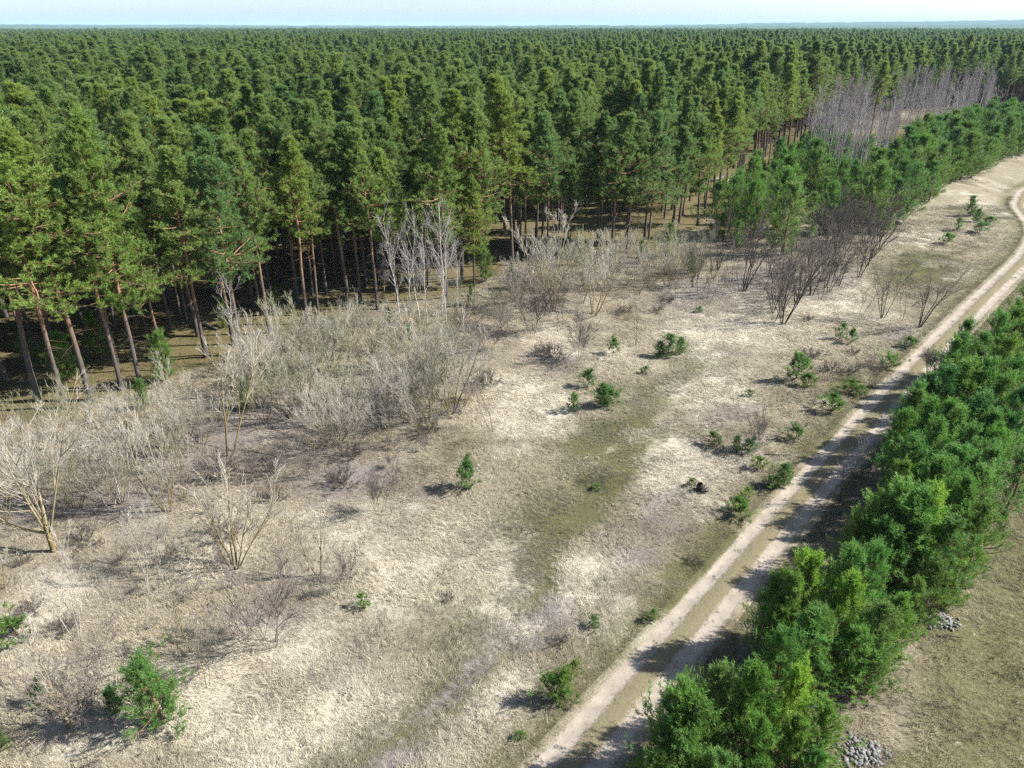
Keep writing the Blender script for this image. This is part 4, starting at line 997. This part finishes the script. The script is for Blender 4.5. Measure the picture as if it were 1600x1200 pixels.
# ---- pine seedlings and saplings in the open (foot, tip row, width factor, wording)
for px, py, ptop, k, wide, label, tint in (
    (1043, 556, 516, 4, 1.5, 'broad bushy pine clump in the middle of the straw', None), (1062, 552, 524, 5, 1.2, 'smaller right half of the broad pine clump', None), (1030, 557, 530, 5, 1.2, 'low left half of the broad pine clump', None), (952, 634, 612, 4, 1.2, 'small tuft right beside the round bright bush', None), (944, 636, 597, 5, 1.3, 'round bright green pine bush right of the white straw', (1.1, 1.1, .9)),
    (960, 551, 527, 1, 1.0, 'slim pine sapling left of the broad clump', None), (918, 605, 578, 1, 1.1, 'airy pine sapling behind the round bright bush', None), (898, 641, 612, 2, 1.1, 'spindly pine sapling left of the round bright bush', None),
    (1006, 584, 573, 0, 1.4, 'tiny pine tuft in front of the broad clump', None), (736, 762, 720, 1, 1.0, 'two-tufted pine sapling alone on the straw', None), (728, 764, 743, 2, 1.1, 'low tuft at the foot of the two-tufted sapling', (1.15, 1.1, .8)),
    (1237, 594, 552, 1, 1.1, 'leaning bright sapling left of the grove', (1.1, 1.1, .9)), (1262, 606, 588, 4, 1.1, 'low pine bush right of the leaning sapling', (1.1, 1.05, .8)), (1311, 530, 504, 2, 1.0, 'spindly pine sapling before the twin clumps', None),
    (1327, 537, 515, 1, 1.0, 'small pine sapling right of the spindly one', None), (1236, 688, 665, 5, 1.0, 'small round green pine near the left rut', None), (1150, 710, 682, 4, 1.2, 'dark mixed pine bush with a yellow side', (.8, .85, .9)), (1172, 710, 690, 5, 1.1, 'dark right half of the mixed pine bush', (.75, .85, .95)),
    (1116, 700, 681, 0, 1.3, 'brownish young pine left of the dark mixed bush', (1.25, .85, .7)), (1222, 758, 720, 5, 1.3, 'wide pine bush at the left rut', None), (1206, 762, 744, 0, 1.2, 'yellowish tuft at the foot of the wide bush', (1.35, 1.15, .8)),
    (1298, 642, 618, 4, 1.1, 'green pine bush above the left rut', (1.05, 1.05, .9)), (1384, 574, 553, 5, 1.2, 'verge pine bush with light green shoots', (1.05, 1.05, .9)), (1418, 542, 528, 4, 1.3, 'low verge pine below the twin clumps', (1.0, 1., .9)),
    (1328, 612, 596, 4, 1.2, 'small verge bush between two larger ones', (1.1, 1.05, .8)), (1344, 618, 604, 0, 1.4, 'sparse yellowish verge tuft', (1.25, 1.1, .8)), (1162, 812, 790, 5, 1.0, 'little green pine right of the charred stump', (1.1, 1.1, .8)), (1150, 800, 780, 4, .9, 'pale green tuft behind the little green pine', (1.3, 1.2, .8)),
    (1164, 782, 764, 0, 1.0, 'yellow-green tuft between stump and track', (1.5, 1.25, .7)), (1187, 735, 716, 0, 1.1, 'orange-green tuft behind the wide bush', (1.5, 1.05, .7)), (882, 1092, 1040, 4, 1.0, 'yellow-green bush by the track in the foreground', (1.3, 1.15, .8)), (868, 1094, 1055, 0, .9, 'dark half of the foreground bush by the track', (1., .95, .8)),
    (893, 1060, 1035, 0, .8, 'yellow tip behind the foreground bush by the track', (1.5, 1.25, .7)), (566, 946, 924, 2, 1.2, 'tiny pine seedling on open straw', (1.25, 1.15, .8)), (928, 978, 964, 0, 1.2, 'tiny seedling right of the grey litter', None), (1017, 970, 955, 0, 1.1, 'tiny seedling close to the left rut', (1.2, 1.1, .8)),
    (815, 1152, 1142, 0, 1.3, 'tiny seedling at the bottom centre', (1.2, 1.1, .8)), (256, 1128, 1006, 3, 1.15, 'lone foreground pine with airy dark boughs', None), (185, 1112, 1066, 3, 1.2, 'smaller dark pine left of the lone foreground pine', (.8, .9, .9)), (18, 1008, 978, 5, 1.6, 'low spreading pine at the left picture edge', (1.1, 1., .9)),
    (6, 1172, 1135, 5, 1.0, 'green pine bush in the lower left corner', None), (70, 1100, 1070, 1, .9, 'faint green sapling behind the forked orange sapling', None), (1516, 338, 303, 3, 1.2, 'isolated far pine near the track bend', (.9, .95, .9)), (1524, 348, 325, 5, 1.2, 'right lower half of the isolated far pine', None),
    (1496, 362, 340, 4, 1.3, 'bush pine left of the isolated far pine', None), (1530, 366, 352, 4, 1.3, 'low pine in front of the isolated far pine', None), (1546, 352, 341, 4, 1.7, 'flat light green pine right of the isolated one', (1.15, 1.1, .9)), (1477, 382, 368, 4, 1.2, 'lowest pine in front of the far group', (1.1, 1.05, .9)),
    (1445, 318, 310, 0, 1.5, 'tiny seedling before the dense far stand', None), (1172, 620, 610, 0, 1.3, 'tiny dark seedling behind the mixed bush', (.9, .9, .8)), (1093, 486, 479, 4, 1.5, 'flat dark seedling under the bare trees', None), (1080, 762, 750, 0, 1.2, 'olive tuft beside the charred stump', (1.2, .95, .8)), (930, 770, 762, 4, 1.4, 'low mossy tuft on the dark moss', (1.2, 1.1, .8))):
    x, y = at(px, py); hh = max(.35, height_of(px, py, ptop) * .95)
    Ht, a, b = SAPL[k] if hh < 1.35 or k < 3 else YOUNG[k]
    s = hh / (Ht * 1.12); wide = min(wide * 1.35, 1.9)
    put('pine_sapling', (('stem', a), ('crown', b)), x, y, rng.uniform(0, 6.28), (s * wide, s * wide, s), label, 'pine sapling', None, tuple(np.array(tint or (1, 1, 1)) * (.84, .80, .95)))

# ------------------------------------------------------------------ dead wood and stones
def limb(name, px, py, px2, py2, r, label, cat, m, lift=.12, group=None, knots=4):
    a = at(px, py); b = at(px2, py2); L = np.linalg.norm(b - a); g = Geo()
    rg = np.random.default_rng(int(px * 7 + py))
    t = np.linspace(0, 1, 7)[:, None]; P = np.c_[t * (b - a)[None], np.full(7, r * .8) + lift * t[:, 0]]
    P[1:-1] += rg.normal(0, .03 * L / 2, (5, 3)) * [1, 1, .3]
    tubes(g, P[None], (r * np.linspace(1, .45, 7))[None], 6)
    e = empty(name, a[0], a[1], float(gz(*a)[0])); tag(e, label, cat, group)
    obj('trunk', make_mesh('dead_limb', g.arrays(), [m]), e)
    g2 = Geo(); q, d, l, _ = spawn(P[None], np.array([L]), knots, .3, 1, .8, .3, rg); d[:, 2] = np.abs(d[:, 2]) * .5
    tubes(g2, grow(q, d, l, 4, .0, .2, rg), np.full((len(q), 1), r * .38) * np.linspace(1, .4, 4)[None], 4)
    obj('branch_stubs', make_mesh('dead_limb_stubs', g2.arrays(), [m]), e)
limb('fallen_branch', 1405, 815, 1428, 786, .04, 'pale stick lying in the shade beside the right rut', 'branch', M_dead, .2)
limb('fallen_branch', 1292, 1060, 1306, 1098, .05, 'short branch on the field right of the roadside row', 'branch', M_alder)
limb('fallen_branch', 1390, 1060, 1398, 1078, .05, 'pale branch below the field-side pines', 'branch', M_dead)
limb('fallen_branch', 1465, 990, 1502, 996, .05, 'thin branch lying beside the upper stone pile', 'branch', M_alder)
limb('fallen_branch', 1530, 880, 1552, 890, .05, 'dark stick on the moss by the field-side pines', 'branch', M_alder)
limb('fallen_log', 1108, 284, 1130, 279, .22, 'pale fallen trunk at the forest corner', 'fallen trunk', M_dead, .2)
limb('fallen_log', 1122, 292, 1150, 276, .16, 'grey fallen trunk propped over the pale one', 'fallen trunk', M_dead, .7)
limb('fallen_branch', 1195, 712, 1235, 714, .05, 'straight dark stick lying right of the mixed pine bush', 'branch', M_alder, .02)
limb('fallen_log', 340, 515, 300, 500, .14, 'weathered fallen trunk on the forest floor by the leaning pine', 'fallen trunk', M_dead, .3)
limb('fallen_log', 660, 412, 600, 418, .14, 'fallen trunk behind the white birches', 'fallen trunk', M_dead, .2)
limb('fallen_branch', 1425, 478, 1440, 472, .08, 'dark brush log behind the twin clumps', 'branch', M_alder, .4)
# charred stump with its root plate
x, y = at(1095, 772); e = tag(empty('tree_stump', x, y, float(gz(x, y)[0]) - .05), 'charred upturned stump with tangled roots on the straw', 'stump')
g = Geo(); tubes(g, np.array([[[0, 0, 0], [-.05, .02, .3], [-.14, .05, .62]]]), np.array([[.34, .26, .2]]), 9)
obj('stump', make_mesh('stump', g.arrays(), [M_char]), e)
for k in range(9):
    a = k * .7; g = Geo(); P = grow(np.array([[math.cos(a) * .2, math.sin(a) * .2, .18]]), np.array([[math.cos(a), math.sin(a), .25 * math.sin(k * 2.)]]), np.array([rng.uniform(.3, .55)]), 5, .5, .3)
    tubes(g, P, (.07 * np.linspace(1, .25, 5))[None], 5); obj('root', make_mesh('root', g.arrays(), [M_char]), e)
# stones
ICO = None
def rock(g, c, s, rg):
    global ICO
    if ICO is None:
        import bmesh
        bm = bmesh.new(); bmesh.ops.create_icosphere(bm, subdivisions=1, radius=1.0)
        ICO = (np.array([v.co[:] for v in bm.verts]), np.array([[v.index for v in f.verts] for f in bm.faces])); bm.free()
    V, F = ICO; V = V * (1 + rg.uniform(-.22, .22, (len(V), 1))) * s
    a = rg.uniform(0, 6.28); R = np.array([[math.cos(a), -math.sin(a), 0], [math.sin(a), math.cos(a), 0], [0, 0, 1]])
    g.add(V @ R.T + c, F, r=np.full(len(V), rg.uniform()))
def stone_pile(px, py, rad, n, label):
    x, y = at(px, py); g = Geo(); rg = np.random.default_rng(int(px))
    for i in range(n):
        a = rg.uniform(0, 6.28); r = rad * rg.uniform() ** .7 * rg.uniform(.7, 1.4); s = .03 + .11 * rg.uniform() ** 2
        rock(g, np.array([r * math.cos(a), r * .8 * math.sin(a), max(0, .20 * (1 - r / rad)) * rg.uniform(.3, 1) + s * .15]), np.array([s * 1.3, s * .9, s * .7]), rg)
    o = obj('stone_pile', make_mesh('stone_pile', g.arrays(), [M_stone])); o.location = (x, y, float(gz(x, y)[0]))
    tag(o, label, 'stone pile')
stone_pile(1345, 1180, 1.0, 300, 'pile of pale field stones at the bottom right')
stone_pile(1466, 966, .85, 220, 'smaller pile of grey stones under the field-side pines')
for px, py, s, label in ((1404, 352, .55, 'pale boulder at the foot of the far young pines'), (1100, 776, .1, 'small white stone at the charred stump')):
    x, y = at(px, py); g = Geo(); rock(g, np.array([0, 0, s * .4]), np.array([s * 1.3, s, s * .8]), np.random.default_rng(int(px)))
    o = obj('boulder', make_mesh('boulder', g.arrays(), [M_stone])); o.location = (x, y, float(gz(x, y)[0])); tag(o, label, 'boulder')

# ------------------------------------------------------------------ air
bpy_box = Geo(); B_ = 45000.; lo_, hi_ = -4., 160.
bpy_box.add([(-B_, -B_, lo_), (B_, -B_, lo_), (B_, B_, lo_), (-B_, B_, lo_), (-B_, -B_, hi_), (B_, -B_, hi_), (B_, B_, hi_), (-B_, B_, hi_)],
            [(0, 3, 2, 1), (4, 5, 6, 7), (0, 1, 5, 4), (1, 2, 6, 5), (2, 3, 7, 6), (3, 0, 4, 7)])
M_haze = bpy.data.materials.new('haze'); M_haze.use_nodes = True; nt = M_haze.node_tree; nt.nodes.clear()
pv = N(nt, 'ShaderNodeVolumePrincipled', i_Density=0.6e-4); pv.inputs['Color'].default_value = (.52, .77, 1.0, 1)
nt.links.new(pv.outputs[0], N(nt, 'ShaderNodeOutputMaterial').inputs['Volume'])
tag(obj('haze', make_mesh('haze', bpy_box.arrays(), [M_haze])), 'thin bluish air over the forest', 'haze', kind='stuff')

# ------------------------------------------------------------------ dry grass
def grass_patch(seed, clumps, blades, ln, wd, lay, rad=.85, aniso=1.):
    rg = np.random.default_rng(seed); g = Geo()
    c = np.repeat(np.c_[rg.uniform(-rad, rad, (clumps, 2)), np.zeros(clumps)], blades, 0); n = len(c)
    ca = np.repeat(rg.normal(0, .35, clumps), blades)
    base = c + np.c_[rg.normal(0, .05, (n, 2)), np.full(n, -.01)]
    az = ca + rg.normal(0, .5 / aniso, n); el = np.clip(rg.normal(lay, .35, n), .02, 1.5)
    L = ln * rg.uniform(.5, 1.25, n)
    d = np.stack([np.cos(az) * np.cos(el), np.sin(az) * np.cos(el), np.sin(el)], 1)
    mid = base + d * (L * .55)[:, None]; d2 = nrm(d + np.array([0, 0, -.75])); tip = mid + d2 * (L * .5)[:, None]; tip[:, 2] = np.maximum(tip[:, 2], .015)
    sd = nrm(np.stack([-np.sin(az), np.cos(az), rg.normal(0, .5, n)], 1)) * wd * .5
    V = np.stack([base - sd, base + sd, mid + sd * .8, mid - sd * .8, tip], 1).reshape(-1, 3)
    i = np.arange(n)[:, None] * 5; r = np.repeat(np.clip(rg.normal(.5, .28, n), 0, 1), 5)
    g.add(V, i + np.array([[0, 1, 2, 3]]), r=r); g.F3.append(i + np.array([[3, 2, 4]])); g.M3.append(np.zeros(n, int))
    return g.arrays()
protos = [grass_patch(s, 30, 10, .36, .0125, .42, aniso=.8) for s in range(700, 704)] + [grass_patch(s, 20, 9, .18, .014, .8) for s in range(710, 712)]
def sample_field(n, ylo, yhi, seed):
    rg = np.random.default_rng(seed)
    yv = rg.uniform(ylo, yhi, n * 3); lim = .72 * (yv * .9 + 12) + 4
    xv = rg.uniform(-1, 1, n * 3) * (.72 * (yhi * .9 + 12) + 4)
    ok = np.abs(xv) < lim
    return xv[ok], yv[ok]
xv, yv = sample_field(34000, 15, 128, 5)
(mw, mm, mv, mb, mf, mr), rsv = cover(xv, yv)
u0 = rng.uniform(size=len(xv))
dens = (.62 + .38 * mw - .25 * mv - .30 * mm) * (1 - .93 * mf) * (1 - .6 * mr) * np.clip(1.15 - yv / 210, .3, 1)
dens = np.where(np.abs(rsv) < 1.95, np.where(np.abs(rsv) < .2, .9, 0), dens)
ok = u0 < dens
xv, yv = xv[ok], yv[ok]; mw, mm, mv, mb, mf, mr, rsv = (q[ok] for q in (mw, mm, mv, mb, mf, mr, rsv))
lerp = lambda a, b, t: a * (1 - t[:, None]) + np.array(b)[None] * t[:, None]
col = np.tile(np.array([STRAW]), (len(xv), 1)) * 1.12
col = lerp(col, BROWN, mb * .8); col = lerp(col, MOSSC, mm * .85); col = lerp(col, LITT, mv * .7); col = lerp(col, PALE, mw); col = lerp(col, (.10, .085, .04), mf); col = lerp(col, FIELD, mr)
col *= rng.uniform(.78, 1.2, (len(xv), 1)) * (.62 + .76 * fbm(xv, yv, 1.3, 131, 3))[:, None]
comb = (fbm(xv, yv, 7, 121, 3) - .5) * 7 + 2.6
low = (mm > .5) | (mr > .5) | (np.abs(rsv) < 1.8)
var = np.where(low, rng.integers(4, 6, len(xv)), rng.integers(0, 4, len(xv)))
s = rng.uniform(.7, 1.2, len(xv)) * (1 - .25 * mb) * np.where(np.abs(rsv) < 2.6, .55, 1) * np.where(np.abs(rsv) < .5, .5, 1)
# dead weed tufts: the same low blades in dark brown, few and small
xd, yd = sample_field(1500, 15, 110, 6); md_, rd = cover(xd, yd)
okd = (md_[4] < .3) & (np.abs(rd) > 2.2); xd, yd, rd = xd[okd], yd[okd], rd[okd]; nd_ = len(xd)
xv = np.r_[xv, xd]; yv = np.r_[yv, yd]; rsv = np.r_[rsv, rd]; var = np.r_[var, rng.integers(4, 6, nd_)]; comb = np.r_[comb, rng.uniform(0, 6.28, nd_)]
col = np.concatenate([col, np.tile([[.075, .058, .042]], (nd_, 1)) * rng.uniform(.6, 1.5, (nd_, 1))]); s = np.r_[s, rng.uniform(.18, .5, nd_)]
# grass on the ridge between the ruts and along both edges of the track
k_ = rng.integers(20, int(np.argmin(np.abs(ROAD[:, 1] - 135))), 5200); o_ = np.where(rng.uniform(size=5200) < .36, rng.normal(0, .17, 5200), rng.choice([-1, 1], 5200) * (1.62 + np.abs(rng.normal(0, .45, 5200))))
xe = ROAD[k_, 0] + _rt[k_, 1] * o_ + rng.normal(0, .1, 5200); ye = ROAD[k_, 1] - _rt[k_, 0] * o_ + rng.normal(0, .1, 5200); ne = len(xe)
cme = fbm(xe, ye, 1.2, 141, 3)[:, None]
xv = np.r_[xv, xe]; yv = np.r_[yv, ye]; rsv = np.r_[rsv, o_]; var = np.r_[var, rng.integers(4, 6, ne)]; comb = np.r_[comb, rng.uniform(0, 6.28, ne)]
col = np.concatenate([col, (np.array([[.29, .25, .165]]) * (1 - cme) + np.array([[.12, .125, .05]]) * cme) * rng.uniform(.6, 1.25, (ne, 1))]); s = np.r_[s, rng.uniform(.22, .48, ne)]
P = np.c_[xv, yv, terrain(xv, yv, rsv) - .01]
scatter('dry_grass', protos, [M_grass], P, np.c_[np.zeros((len(xv), 2)), comb + rng.normal(0, .6, len(xv))], np.c_[s, s, s * rng.uniform(.7, 1.2, len(xv))], var, col,
        'dry wind-combed grass covering the open ground', 'grass')
print('grass patches', len(xv))
